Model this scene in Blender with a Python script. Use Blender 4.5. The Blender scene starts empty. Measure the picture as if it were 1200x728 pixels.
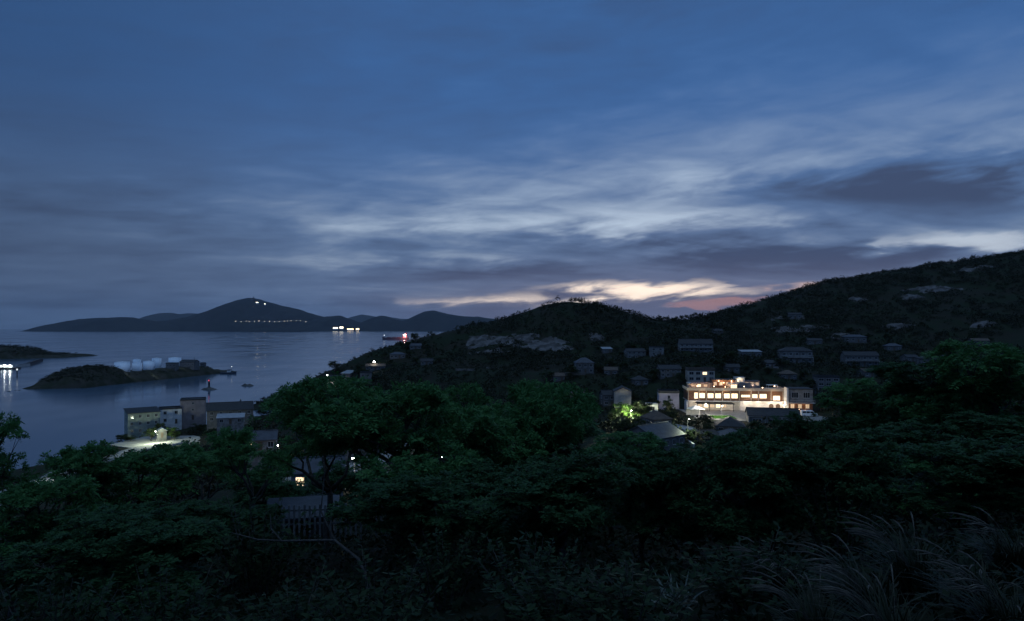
import bpy, math, random
import numpy as np
from mathutils import Vector, Matrix

random.seed(7)
RNG = np.random.default_rng(11)
scene = bpy.context.scene
COL = scene.collection
EYE = 50.0                     # camera height above the sea
FOC, CX, HY = 800.0, 600.0, 384.4   # 24 mm lens on a 1200 px wide frame, level, horizon row


def P(px, py, Y):
    """a point of the world at distance Y that lies in the given direction"""
    return Vector(((px - CX) / FOC * Y, Y, EYE - (py - HY) / FOC * Y))


# ---------------------------------------------------------------- node helpers
class Ex:
    """tiny expression wrapper around shader sockets"""
    def __init__(self, nt, s):
        self.nt, self.s = nt, s

    def _op(self, op, other=None, other2=None, swap=False):
        n = self.nt.nodes.new('ShaderNodeMath')
        n.operation = op
        args = [self, other, other2]
        if swap:
            args = [other, self, None]
        for i, a in enumerate(args):
            if a is None:
                continue
            if isinstance(a, Ex):
                self.nt.links.new(a.s, n.inputs[i])
            else:
                n.inputs[i].default_value = float(a)
        return Ex(self.nt, n.outputs[0])

    def __add__(self, o): return self._op('ADD', o)
    __radd__ = __add__
    def __sub__(self, o): return self._op('SUBTRACT', o)
    def __rsub__(self, o): return self._op('SUBTRACT', o, swap=True)
    def __mul__(self, o): return self._op('MULTIPLY', o)
    __rmul__ = __mul__
    def __truediv__(self, o): return self._op('DIVIDE', o)
    def __rtruediv__(self, o): return self._op('DIVIDE', o, swap=True)
    def exp(self): return self._op('EXPONENT')
    def maxi(self, o): return self._op('MAXIMUM', o)
    def mini(self, o): return self._op('MINIMUM', o)

    def smooth(self, a, b, lo=0.0, hi=1.0):
        n = self.nt.nodes.new('ShaderNodeMapRange')
        n.interpolation_type = 'SMOOTHSTEP'
        self.nt.links.new(self.s, n.inputs[0])
        for i, v in zip((1, 2, 3, 4), (a, b, lo, hi)):
            n.inputs[i].default_value = v
        return Ex(self.nt, n.outputs[0])


def combine(nt, x, y, z):
    n = nt.nodes.new('ShaderNodeCombineXYZ')
    for i, v in enumerate((x, y, z)):
        if isinstance(v, Ex):
            nt.links.new(v.s, n.inputs[i])
        else:
            n.inputs[i].default_value = v
    return n.outputs[0]


def noise_tex(nt, vec, scale, detail=4, rough=0.55, dist=0.0):
    n = nt.nodes.new('ShaderNodeTexNoise')
    n.inputs['Scale'].default_value = scale
    n.inputs['Detail'].default_value = detail
    n.inputs['Roughness'].default_value = rough
    n.inputs['Distortion'].default_value = dist
    if vec is not None:
        nt.links.new(vec, n.inputs['Vector'])
    return Ex(nt, n.outputs[0])


def mixcol(nt, fac, a, b):
    n = nt.nodes.new('ShaderNodeMix')
    n.data_type = 'RGBA'
    if isinstance(fac, Ex):
        nt.links.new(fac.s, n.inputs[0])
    else:
        n.inputs[0].default_value = fac
    for i, v in ((6, a), (7, b)):
        if isinstance(v, tuple):
            n.inputs[i].default_value = (*v, 1)
        else:
            nt.links.new(v, n.inputs[i])
    return n.outputs[2]


MATS = {}


def mat(name, col, rough=0.8, col2=None, scale=3.0, bump=0.0, metallic=0.0, spec=0.3, detail=5, bscale=None):
    """principled material, two tones mixed by object-space noise, optional bump"""
    if name in MATS:
        return MATS[name]
    m = bpy.data.materials.new(name)
    m.use_nodes = True
    nt = m.node_tree
    b = nt.nodes['Principled BSDF']
    b.inputs['Roughness'].default_value = rough
    b.inputs['Metallic'].default_value = metallic
    b.inputs['Specular IOR Level'].default_value = spec
    tc = nt.nodes.new('ShaderNodeTexCoord')
    if col2 is None:
        col2 = tuple(c * 0.7 for c in col)
    f = noise_tex(nt, tc.outputs['Object'], scale, detail, 0.62).smooth(0.38, 0.62)
    nt.links.new(mixcol(nt, f, col, col2), b.inputs['Base Color'])
    if bump:
        bn = nt.nodes.new('ShaderNodeBump')
        bn.inputs['Strength'].default_value = bump
        bn.inputs['Distance'].default_value = 0.1
        nt.links.new(noise_tex(nt, tc.outputs['Object'], bscale or scale * 4, 4).s, bn.inputs['Height'])
        nt.links.new(bn.outputs[0], b.inputs['Normal'])
    MATS[name] = m
    return m


def glow(name, col, strength, sample=True):
    if name in MATS:
        return MATS[name]
    m = bpy.data.materials.new(name)
    m.use_nodes = True
    nt = m.node_tree
    b = nt.nodes['Principled BSDF']
    b.inputs['Base Color'].default_value = (0.3, 0.3, 0.3, 1)
    b.inputs['Emission Color'].default_value = (*col, 1)
    b.inputs['Emission Strength'].default_value = strength
    if not sample:
        m.cycles.emission_sampling = 'NONE'
    MATS[name] = m
    return m


def leaf_mat(name, col, col2, trans=0.35, rough=0.55, spec=0.12):
    if name in MATS:
        return MATS[name]
    m = bpy.data.materials.new(name)
    m.use_nodes = True
    nt = m.node_tree
    b = nt.nodes['Principled BSDF']
    b.inputs['Roughness'].default_value = rough
    b.inputs['Specular IOR Level'].default_value = spec
    g = nt.nodes.new('ShaderNodeNewGeometry')
    tc = nt.nodes.new('ShaderNodeTexCoord')
    r = Ex(nt, g.outputs['Random Per Island'])
    nz = noise_tex(nt, tc.outputs['Object'], 0.9, 2)
    c = mixcol(nt, (r * 0.6 + nz * 0.6).smooth(0.2, 0.95), col, col2)
    nt.links.new(c, b.inputs['Base Color'])
    t = nt.nodes.new('ShaderNodeBsdfTranslucent')
    nt.links.new(c, t.inputs['Color'])
    mx = nt.nodes.new('ShaderNodeMixShader')
    mx.inputs[0].default_value = trans
    nt.links.new(b.outputs[0], mx.inputs[1])
    nt.links.new(t.outputs[0], mx.inputs[2])
    nt.links.new(mx.outputs[0], nt.nodes['Material Output'].inputs['Surface'])
    MATS[name] = m
    return m


# ---------------------------------------------------------------- object helpers
def tag(o, label=None, cat=None, group=None, kind=None):
    if label: o['label'] = label
    if cat: o['category'] = cat
    if group: o['group'] = group
    if kind: o['kind'] = kind
    return o


def empty(name, loc, rz=0.0):
    o = bpy.data.objects.new(name, None)
    COL.objects.link(o)
    o.location = loc
    o.rotation_euler = (0, 0, rz)
    o.empty_display_size = 0.3
    return o


def copy_tree(o, parent=None):
    c = o.copy()
    COL.objects.link(c)
    if parent is not None:
        c.parent = parent
    for ch in list(o.children):
        copy_tree(ch, c)
    return c


def mesh_np(name, verts, faces, material, parent=None, smooth=False, nside=4, mi=None):
    """fast mesh from numpy arrays; all faces with nside corners"""
    me = bpy.data.meshes.new(name)
    v = np.asarray(verts, dtype=np.float32)
    f = np.asarray(faces, dtype=np.int32)
    me.vertices.add(len(v))
    me.vertices.foreach_set('co', v.ravel())
    me.loops.add(f.size)
    me.loops.foreach_set('vertex_index', f.ravel())
    me.polygons.add(len(f))
    me.polygons.foreach_set('loop_start', np.arange(0, f.size, nside, dtype=np.int32))
    me.polygons.foreach_set('loop_total', np.full(len(f), nside, dtype=np.int32))
    if smooth:
        me.polygons.foreach_set('use_smooth', np.ones(len(f), dtype=bool))
    for mm in (material if isinstance(material, (list, tuple)) else [material]):
        me.materials.append(mm)
    if mi is not None:
        me.polygons.foreach_set('material_index', np.asarray(mi, dtype=np.int32))
    me.update(calc_edges=True)
    o = bpy.data.objects.new(name, me)
    COL.objects.link(o)
    if parent is not None:
        o.parent = parent
    return o


class MB:
    """collects solids, then links them as ONE mesh object"""
    def __init__(self):
        self.v, self.f, self.sm = [], [], []

    def add(self, vs, fs, smooth=False):
        n = len(self.v)
        self.v += [tuple(p) for p in vs]
        self.f += [tuple(n + i for i in f) for f in fs]
        self.sm += [smooth] * len(fs)
        return self

    def box(self, x0, x1, y0, y1, z0, z1, rz=0.0, c=None):
        vs = [(x, y, z) for z in (z0, z1) for x, y in ((x0, y0), (x1, y0), (x1, y1), (x0, y1))]
        if rz:
            c = c or ((x0 + x1) / 2, (y0 + y1) / 2)
            cs, sn = math.cos(rz), math.sin(rz)
            vs = [(c[0] + (x - c[0]) * cs - (y - c[1]) * sn, c[1] + (x - c[0]) * sn + (y - c[1]) * cs, z) for x, y, z in vs]
        return self.add(vs, [(3, 2, 1, 0), (4, 5, 6, 7), (0, 1, 5, 4), (1, 2, 6, 5), (2, 3, 7, 6), (3, 0, 4, 7)])

    def prism(self, poly, axis, a0, a1):
        """extrude a 2-D polygon along axis 'x', 'y' or 'z'"""
        def pt(p, a):
            return {'x': (a, p[0], p[1]), 'y': (p[0], a, p[1]), 'z': (p[0], p[1], a)}[axis]
        n = len(poly)
        vs = [pt(p, a0) for p in poly] + [pt(p, a1) for p in poly]
        fs = [tuple(range(n - 1, -1, -1)), tuple(range(n, 2 * n))]
        fs += [(i, (i + 1) % n, n + (i + 1) % n, n + i) for i in range(n)]
        return self.add(vs, fs)

    def tube(self, pts, rads, seg=8, cap=True):
        pts = [Vector(p) for p in pts]
        vs, fs = [], []
        ref = Vector((0.31, 0.2, 0.93)).normalized()
        for i, p in enumerate(pts):
            t = (pts[min(i + 1, len(pts) - 1)] - pts[max(i - 1, 0)]).normalized()
            a = t.cross(ref)
            if a.length < 1e-3:
                a = t.cross(Vector((1, 0, 0)))
            a.normalize()
            b = t.cross(a)
            for k in range(seg):
                an = 2 * math.pi * k / seg
                vs.append(p + (a * math.cos(an) + b * math.sin(an)) * rads[i])
        for i in range(len(pts) - 1):
            for k in range(seg):
                k2 = (k + 1) % seg
                fs.append((i * seg + k, i * seg + k2, (i + 1) * seg + k2, (i + 1) * seg + k))
        if cap:
            fs.append(tuple(range(seg - 1, -1, -1)))
            fs.append(tuple((len(pts) - 1) * seg + k for k in range(seg)))
        return self.add(vs, fs, seg > 6)

    def lathe(self, prof, seg=24, c=(0, 0)):
        """profile of (radius, z), closed at both ends"""
        vs, fs = [], []
        for r, z in prof:
            for k in range(seg):
                an = 2 * math.pi * k / seg
                vs.append((c[0] + r * math.cos(an), c[1] + r * math.sin(an), z))
        for i in range(len(prof) - 1):
            for k in range(seg):
                k2 = (k + 1) % seg
                fs.append((i * seg + k, i * seg + k2, (i + 1) * seg + k2, (i + 1) * seg + k))
        fs.append(tuple(range(seg - 1, -1, -1)))
        fs.append(tuple((len(prof) - 1) * seg + k for k in range(seg)))
        self.add(vs, fs, True)
        self.sm[-2:] = [False, False]
        return self

    def ball(self, c, r, seg=10, sq=1.0):
        n = 6
        prof = [(max(1e-3, r * math.sin(math.pi * i / n)), c[2] - r * sq * math.cos(math.pi * i / n)) for i in range(n + 1)]
        return self.lathe(prof, seg, (c[0], c[1]))

    def build(self, name, material, parent=None, loc=None):
        me = bpy.data.meshes.new(name)
        me.from_pydata(self.v, [], self.f)
        me.materials.append(material)
        me.polygons.foreach_set('use_smooth', self.sm)
        me.update()
        o = bpy.data.objects.new(name, me)
        COL.objects.link(o)
        if parent is not None:
            o.parent = parent
        if loc is not None:
            o.location = loc
        return o


def vnoise(x, y, seed=0):
    """smooth value noise in [-1, 1], vectorised"""
    xi, yi = np.floor(x).astype(np.int64), np.floor(y).astype(np.int64)
    fx, fy = x - xi, y - yi
    fx, fy = fx * fx * (3 - 2 * fx), fy * fy * (3 - 2 * fy)

    def h(a, b):
        n = (a * 374761393 + b * 668265263 + seed * 1442695041) & 0x7fffffff
        n = ((n ^ (n >> 13)) * 1274126177) & 0x7fffffff
        n = (n ^ (n >> 16)) & 0xffff
        return n / 32767.5 - 1
    return (h(xi, yi) * (1 - fx) + h(xi + 1, yi) * fx) * (1 - fy) + (h(xi, yi + 1) * (1 - fx) + h(xi + 1, yi + 1) * fx) * fy


def fbm(x, y, o=4, seed=0):
    s, a = 0, 0.5
    for k in range(o):
        s = s + a * vnoise(x, y, seed + k)
        x, y, a = x * 2.03 + 7.1, y * 2.03 + 3.7, a * 0.5
    return s


# ---------------------------------------------------------------- camera, render settings
cam_d = bpy.data.cameras.new('camera')
cam = bpy.data.objects.new('camera', cam_d)
COL.objects.link(cam)
cam.location = (0, 0, EYE)
cam.rotation_euler = (math.radians(90), 0, 0)
cam_d.sensor_width = 36
cam_d.lens = 24
cam_d.shift_y = (HY - 364.0) / 1200.0
cam_d.clip_start = 0.1
cam_d.clip_end = 120000
scene.camera = cam
scene.render.engine = 'CYCLES'
vs_ = scene.view_settings
vs_.view_transform = 'Standard'
vs_.look = 'None'
vs_.exposure = 0
vs_.gamma = 1
scene.display_settings.display_device = 'sRGB'
cy = scene.cycles
cy.use_denoising = True
cy.max_bounces = 5
cy.diffuse_bounces = 2
cy.glossy_bounces = 2
cy.transmission_bounces = 2
cy.transparent_max_bounces = 4
cy.volume_bounces = 0
cy.sample_clamp_indirect = 3
cy.caustics_reflective = False
cy.caustics_refractive = False

# ---------------------------------------------------------------- sky: dusk after sunset, broken stratus
world = bpy.data.worlds.new('World')
scene.world = world
world.use_nodes = True
nt = world.node_tree
bg = nt.nodes['Background']
SUN_AZ, SUN_EL = math.radians(14.0), math.radians(-1.5)
sky = nt.nodes.new('ShaderNodeTexSky')
sky.sky_type = 'NISHITA'
sky.sun_disc = False
sky.sun_elevation = SUN_EL
sky.sun_rotation = SUN_AZ
sky.altitude = 50
sky.dust_density = 2.0
tc = nt.nodes.new('ShaderNodeTexCoord')
sp = nt.nodes.new('ShaderNodeSeparateXYZ')
nt.links.new(tc.outputs['Generated'], sp.inputs[0])
dx, dy, dz = (Ex(nt, sp.outputs[i]) for i in range(3))
el0 = dz._op('ARCSINE') * 57.2958
az0 = dx._op('ARCTAN2', dy) * 57.2958
# cloud sheet: directions projected on a plane overhead, wisps drawn out along the wind
den = dz.maxi(0.0) + 0.09
cxp, cyp = dx / den, dy / den
rot = math.radians(18)
ux = cxp * math.cos(rot) + cyp * math.sin(rot)
uy = cyp * math.cos(rot) - cxp * math.sin(rot)
v1 = combine(nt, ux * 0.8, uy * 1.1, 0.0)
n_big = noise_tex(nt, v1, 0.8, 5, 0.52, 0.4)
v2 = combine(nt, ux * 0.75, uy * 1.7, 3.7)
n_fine = noise_tex(nt, v2, 1.8, 6, 0.56, 0.5)
# low banks seen edge-on: long streaks that tilt gently up to the right
tilt = el0 - az0 * 0.085
v3 = combine(nt, az0 * 0.055, tilt * 0.22, 1.3)
n_str = noise_tex(nt, v3, 1.7, 6, 0.56, 0.4)
v4 = combine(nt, az0 * 0.11, tilt * 0.50, 8.3)
n_wisp = noise_tex(nt, v4, 1.5, 6, 0.58, 0.5)
az = az0 + (n_big - 0.5) * 10.0 + (n_wisp - 0.5) * 9.0
el = el0 + (n_str - 0.5) * 2.6 + (n_wisp - 0.5) * 2.0 + (n_big - 0.5) * 1.0


def blob(a, e, wa, we, amp=1.0, sharp=False):
    p = (az - a) * (1.0 / wa)
    q = (el - e) * (1.0 / we)
    g = ((p * p + q * q) * -1.0).exp()
    if sharp:
        g = g.smooth(0.25, 0.75)
    return g * amp


def px2sky(px, py):
    d = P(px, py, 1.0) - Vector((0, 0, EYE))
    d.normalize()
    return math.degrees(math.atan2(d.x, d.y)), math.degrees(math.asin(d.z))


def pb(px, py, wpx, hpx, amp=1.0, sharp=False):
    a, e = px2sky(px, py)
    k = math.cos(math.radians(a))
    return blob(a, e, wpx / FOC * 57.3 * k * k, hpx / FOC * 57.3 * k, amp, sharp)
#SKY_BODY
# how open the cloud sheet is (0 thick and dark, 1 thin and bright)
lift = pb(800, 262, 380, 66, 0.25) + pb(500, 275, 300, 55, 0.10) + pb(1000, 150, 480, 110, 0.15)
var = n_big * 0.34 + n_fine * 0.30 + n_str * 0.46 + n_wisp * 0.34 - 0.72
amp = az0.smooth(-34, 8, 0.42, 1.0) * el0.smooth(7, 17, 1.0, 0.30)
openn = var * amp * 1.45 + 0.225 + lift
openn = openn - pb(1020, 226, 250, 28, 0.46) - pb(1180, 238, 130, 24, 0.16) - pb(790, 300, 230, 24, 0.30) - pb(690, 285, 110, 14, 0.14) - pb(900, 270, 110, 10, 0.14)
openn = openn - pb(960, 314, 120, 14, 0.16) - pb(520, 324, 170, 8, 0.13) - pb(120, 262, 330, 34, 0.07)
openn = openn + pb(850, 248, 170, 9, 0.20) + pb(1130, 282, 110, 13, 0.30) + pb(600, 302, 120, 6, 0.10)
thick = (0.038, 0.060, 0.125)
mid_c = mixcol(nt, el0.smooth(4, 20), (0.078, 0.136, 0.258), (0.033, 0.108, 0.290))
thin = (0.42, 0.52, 0.65)
c1 = mixcol(nt, openn.smooth(0.0, 0.34), thick, mid_c)
c2 = mixcol(nt, openn.smooth(0.26, 0.85), c1, thin)
# the sky's own blue (physical sky model) shows through where the sheet is thin
skm = nt.nodes.new('ShaderNodeVectorMath')
skm.operation = 'SCALE'
nt.links.new(sky.outputs[0], skm.inputs[0])
skm.inputs[3].default_value = 0.10
c3n = nt.nodes.new('ShaderNodeMix'); c3n.data_type = 'RGBA'; c3n.blend_type = 'ADD'
nt.links.new((openn.smooth(0.0, 0.6) * 0.4 + 0.1).s, c3n.inputs[0])
nt.links.new(c2, c3n.inputs[6]); nt.links.new(skm.outputs[0], c3n.inputs[7])
c3 = c3n.outputs[2]
# afterglow low over the saddle between the hills
mauve = (el0.smooth(6.5, 1.0) * az0.smooth(-20, 4) * 0.72)
c4 = mixcol(nt, mauve, c3, (0.125, 0.118, 0.175))
c4b = mixcol(nt, pb(1130, 282, 115, 12, 1.0, True) * 0.6, c4, (0.50, 0.55, 0.62))
gap = (pb(755, 342, 135, 13, 1.0, True) + pb(610, 352, 80, 6, 0.45) + pb(540, 353, 70, 4, 0.25)).mini(1.0)
gap = gap * (n_wisp * 0.9 + n_str * 0.7).smooth(0.60, 0.86)
c5 = mixcol(nt, gap, c4b, (1.25, 1.02, 0.82))
gap2 = pb(955, 334, 75, 7, 1.0, True) * n_wisp.smooth(0.35, 0.55)
c6 = mixcol(nt, gap2 * 0.85, c5, (0.66, 0.46, 0.40))
rose = pb(835, 358, 40, 5, 1.0, True)
c7 = mixcol(nt, rose * 0.5, c6, (0.58, 0.27, 0.21))
# darker and hazier out to sea at the left, paler overhead (outside the frame)
left = az0.smooth(-10, -40, 1.0, 0.72) * el0.smooth(15, 27, 1.0, 0.94)
over = el0.smooth(30, 70, 1.0, 1.5)
fin = nt.nodes.new('ShaderNodeVectorMath'); fin.operation = 'SCALE'
pale = mixcol(nt, el0.smooth(30, 70) * 0.75, c7, (0.15, 0.21, 0.24))
nt.links.new(pale, fin.inputs[0]); back = dy.smooth(0.55, -0.2, 1.0, 1.8) * az0.smooth(-40, -100, 1.0, 1.35)
nt.links.new((left * over * back * 1.16).s, fin.inputs[3])
nt.links.new(fin.outputs[0], bg.inputs['Color'])
bg.inputs['Strength'].default_value = 1.0
world.cycles.sampling_method = 'MANUAL'
world.cycles.sample_map_resolution = 512

# the last light of the sun, already below the hills: very weak and wide
sd = bpy.data.lights.new('sun', 'SUN')
sun = bpy.data.objects.new('sun', sd)
COL.objects.link(sun)
sd.energy = 0.02
sd.angle = math.radians(20)
sd.color = (1, 0.8, 0.62)
sdir = Vector((math.sin(SUN_AZ), math.cos(SUN_AZ), math.sin(math.radians(4))))
sun.rotation_euler = sdir.to_track_quat('Z', 'Y').to_euler()
sun.location = (0, 0, 300)
# ================================================================ the land
CTRL = [
    # the slope under the camera; unseen hill behind raised to block sky light
    (0, 0, 48.2), (0, -14, 54), (0, -45, 78), (-50, -40, 68), (50, -40, 84), (0, -120, 118), (-120, -120, 80), (130, -120, 130), (0, -220, 140), (-250, -200, 60), (250, -200, 150), (0, 8, 46.6), (9, 8, 47.2), (-9, 8, 45.0), (4.5, 7, 47.0),
    (-8, 30, 41), (-25, 30, 38.2), (-45, 40, 32), (14, 30, 42), (22, 28, 43.6), (34, 34, 44), (60, 40, 46), (0, 20, 43.2), (-18, 20, 41), (18, 18, 45),
    (0, 60, 32.5), (30, 60, 34), (-40, 60, 27), (70, 70, 38), (-80, 60, 22), (-90, 0, 44), (110, 20, 56), (150, 100, 42),
    (0, 120, 24), (-50, 120, 20), (50, 120, 24), (100, 120, 27), (-100, 120, 12), (-30, 130, 20),
    (-100, 200, 8), (-60, 200, 11), (0, 200, 16), (60, 200, 19), (120, 200, 23), (200, 200, 38),
    (80, 240, 19.6), (100, 240, 19.8), (60, 240, 18.8), (0, 270, 17.5), (40, 270, 18), (120, 250, 22),
    (-150, 290, 1.8), (-132, 322, 3.0), (-115, 300, 4.5), (-138, 282, 2.6),
    # shore and sea bed
    (-172, 262, 0.2), (-176, 295, -0.8), (-165, 335, -2), (-140, 372, -2), (-125, 410, -1), (-200, 330, -6), (-250, 200, -8), (-260, 420, -9), (-170, 480, -10),
    (-150, 190, 0.6), (-190, 120, -2), (-230, 60, -4), (-110, 500, -7), (-100, 600, -9), (-30, 680, -9), (60, 780, -8),
    (-400, 100, -10), (-400, 500, -12), (-300, 800, -12), (-330, 0, -8), (-380, -200, -6),
    # far slopes behind the ridges
    (160, 820, 10), (350, 850, 40), (600, 880, 80), (850, 600, 140), (700, 300, 110), (500, 150, 85), (330, 120, 62), (250, -20, 75), (900, 900, 90), (0, 950, -10),
]
PIX = [
    # spur running down to the sea
    (350, 466, 420), (370, 449, 440), (400, 432, 460), (440, 421, 480), (480, 410, 500), (520, 399, 520), (560, 384, 530),
    (389, 454, 385), (440, 430, 430), (420, 452, 370), (480, 430, 420), (520, 425, 420), (470, 470, 320), (540, 465, 320),
    # round hill
    (600, 374, 525), (635, 360, 522), (665, 355, 520), (695, 359, 520), (720, 366, 520), (750, 376, 530), (790, 376, 560), (830, 376, 575),
    (600, 405, 440), (660, 400, 440), (720, 402, 430), (660, 440, 330), (610, 440, 340), (760, 420, 385), (815, 412, 395), (700, 470, 290),
    # long hill on the right
    (860, 366, 590), (900, 355, 600), (950, 341, 610), (1000, 330, 620), (1050, 319, 630), (1100, 311, 640), (1150, 305, 650), (1200, 298, 660), (1300, 288, 690),
    (935, 426, 375), (1010, 429, 370), (1100, 432, 380), (1000, 380, 490), (900, 392, 480), (1100, 370, 490), (1100, 340, 565), (1000, 353, 560), (1200, 350, 530), (1200, 410, 410), (1320, 380, 450),
    (971, 466, 285), (822, 447, 300), (786, 443, 310), (870, 420, 370),
]
pts = np.array(CTRL + [tuple((lambda v: (v.x, v.y, v.z))(P(*p))) for p in PIX], dtype=float)
SC = 100.0


def _tps_u(r2):
    return np.where(r2 > 1e-12, 0.5 * r2 * np.log(np.maximum(r2, 1e-12)), 0.0)


_xy = pts[:, :2] / SC
_n = len(pts)
_K = _tps_u(((_xy[:, None, :] - _xy[None, :, :]) ** 2).sum(-1)) + np.eye(_n) * 0.004
_A = np.zeros((_n + 3, _n + 3))
_A[:_n, :_n] = _K
_A[:_n, _n] = 1; _A[:_n, _n + 1:] = _xy
_A[_n, :_n] = 1; _A[_n + 1:, :_n] = _xy.T
_W = np.linalg.solve(_A, np.concatenate([pts[:, 2], np.zeros(3)]))

PADS = [   # levelled ground: centre x, y, radius, height
    (82, 236, 26, 19.6), (-146, 281, 14, 2.6), (-24, 118, 20, 23.2), (-14, 150, 12, 19.5),
]


def ground(x, y):
    x = np.atleast_1d(np.asarray(x, dtype=float)); y = np.atleast_1d(np.asarray(y, dtype=float))
    q = np.stack([x.ravel(), y.ravel()], 1) / SC
    out = np.empty(len(q))
    for i in range(0, len(q), 20000):
        d = ((q[i:i + 20000, None, :] - _xy[None, :, :]) ** 2).sum(-1)
        out[i:i + 20000] = _tps_u(d) @ _W[:_n] + _W[_n] + q[i:i + 20000] @ _W[_n + 1:]
    out = out.reshape(x.shape)
    r = np.hypot(x, y)
    far = np.clip((r - 60) / 300, 0, 1)
    out = out + fbm(x / 55, y / 55, 4, 3) * 5.0 * far + fbm(x / 9, y / 9, 3, 9) * (0.5 + 0.8 * far)
    out = np.where(out < 0, np.maximum(out, -12), out)
    for cx_, cy_, rad, z in PADS:
        d = np.hypot(x - cx_, y - cy_)
        w = np.clip((rad + 14 - d) / 14, 0, 1); w = w * w * (3 - 2 * w)
        out = out * (1 - w) + z * w
    return out


def gz(x, y):
    return float(ground(x, y)[0])


def hit(px, py, y0=12.0, y1=900.0):
    """where the line of sight through a direction meets the land (nearest crossing beyond y0)"""
    Y = np.linspace(y0, y1, 1600)
    X = (px - CX) / FOC * Y
    Z = EYE - (py - HY) / FOC * Y
    g = ground(X, Y)
    idx = np.nonzero(Z <= g)[0]
    if len(idx) == 0:
        return None
    k = idx[0]
    return Vector((X[k], Y[k], g[k]))


def graded(lo, hi, c, dmin, g):
    """grid lines, fine near c and coarser away from it"""
    a = [c]; s = dmin
    while a[-1] < hi: a.append(a[-1] + s); s *= g
    b = [c]; s = dmin
    while b[-1] > lo: b.append(b[-1] - s); s *= g
    return np.array(sorted(set(b[1:] + a)))


ROCKS = [  # bare rock and quarry faces: direction, half extents in px, label
    (590, 398, 34, 7.5, 'pale quarry face cut into the left foot of the round hill'), (636, 405, 28, 8.5, 'right half of the pale quarry cutting, lower and taller'), (557, 400, 12, 5, 'small pale rock bank at the left end of the quarry'),
    (575, 413, 22, 2.6, 'thin pale ledge below the quarry face'), (702, 396, 9, 4, 'narrow pale gully on the right flank of the round hill'),
    (930, 372, 22, 4.5, 'grey rocks around the lonely high house'), (938, 386, 26, 6, 'broad grey rock field below the lonely high house'), (988, 394, 16, 4, 'grey rock patch above the grey hillside house'),
    (1092, 339, 28, 4.5, 'wide grey outcrop high on the long hill'), (1050, 383, 16, 4, 'rounded grey outcrop in the middle of the long hill'), (1141, 316, 20, 4, 'highest grey outcrop, right under the crest of the long hill'),
    (1148, 381, 16, 2.6, 'thin grey outcrop farthest right, above the thicket'), (1008, 352, 10, 2.8, 'small grey outcrop half way up the long hill'), (1068, 349, 14, 3, 'low grey outcrop left below the wide one'),
]
ROCK_W = []
for px, py, a, b, lab in ROCKS:
    h = hit(px, py, 200)
    if h is not None:
        ROCK_W.append((h.x, h.y, a / FOC * h.y, max(5.0, b / FOC * h.y * 2.2), lab))


def rockmask(x, y):
    m = np.zeros_like(x)
    for cx_, cy_, a, b, _l in ROCK_W:
        d = np.hypot((x - cx_) / a, (y - cy_) / b)
        m = np.maximum(m, np.clip((1.15 - d) / 0.25, 0, 1))
    return m


gx = graded(-420, 900, 0, 1.0, 1.022)
gy = graded(-230, 960, 18, 0.9, 1.016)
XX, YY = np.meshgrid(gx, gy)
ZZ = ground(XX, YY)
tv = np.stack([XX.ravel(), YY.ravel(), ZZ.ravel()], 1)
nx, ny = len(gx), len(gy)
ii = (np.arange(ny - 1)[:, None] * nx + np.arange(nx - 1)[None, :]).ravel()
tf = np.stack([ii, ii + 1, ii + nx + 1, ii + nx], 1)

m_ter = bpy.data.materials.new('hillside_ground')
m_ter.use_nodes = True
nt = m_ter.node_tree
b_ = nt.nodes['Principled BSDF']
b_.inputs['Roughness'].default_value = 0.95
b_.inputs['Specular IOR Level'].default_value = 0.1
tcg = nt.nodes.new('ShaderNodeTexCoord')
nz1 = noise_tex(nt, tcg.outputs['Object'], 0.35, 6, 0.6)
nz2 = noise_tex(nt, tcg.outputs['Object'], 0.06, 4, 0.6)
soil = mixcol(nt, nz1.smooth(0.35, 0.65), (0.013, 0.016, 0.010), (0.024, 0.022, 0.016))
soil = mixcol(nt, nz2.smooth(0.42, 0.6), soil, (0.013, 0.021, 0.010))
nt.links.new(soil, b_.inputs['Base Color'])
bn = nt.nodes.new('ShaderNodeBump'); bn.inputs['Strength'].default_value = 0.8; bn.inputs['Distance'].default_value = 0.4
nt.links.new(noise_tex(nt, tcg.outputs['Object'], 1.4, 6, 0.65).s, bn.inputs['Height'])
nt.links.new(bn.outputs[0], b_.inputs['Normal'])

terrain = mesh_np('terrain', tv, tf, m_ter, smooth=True)
tag(terrain, kind='structure')

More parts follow.
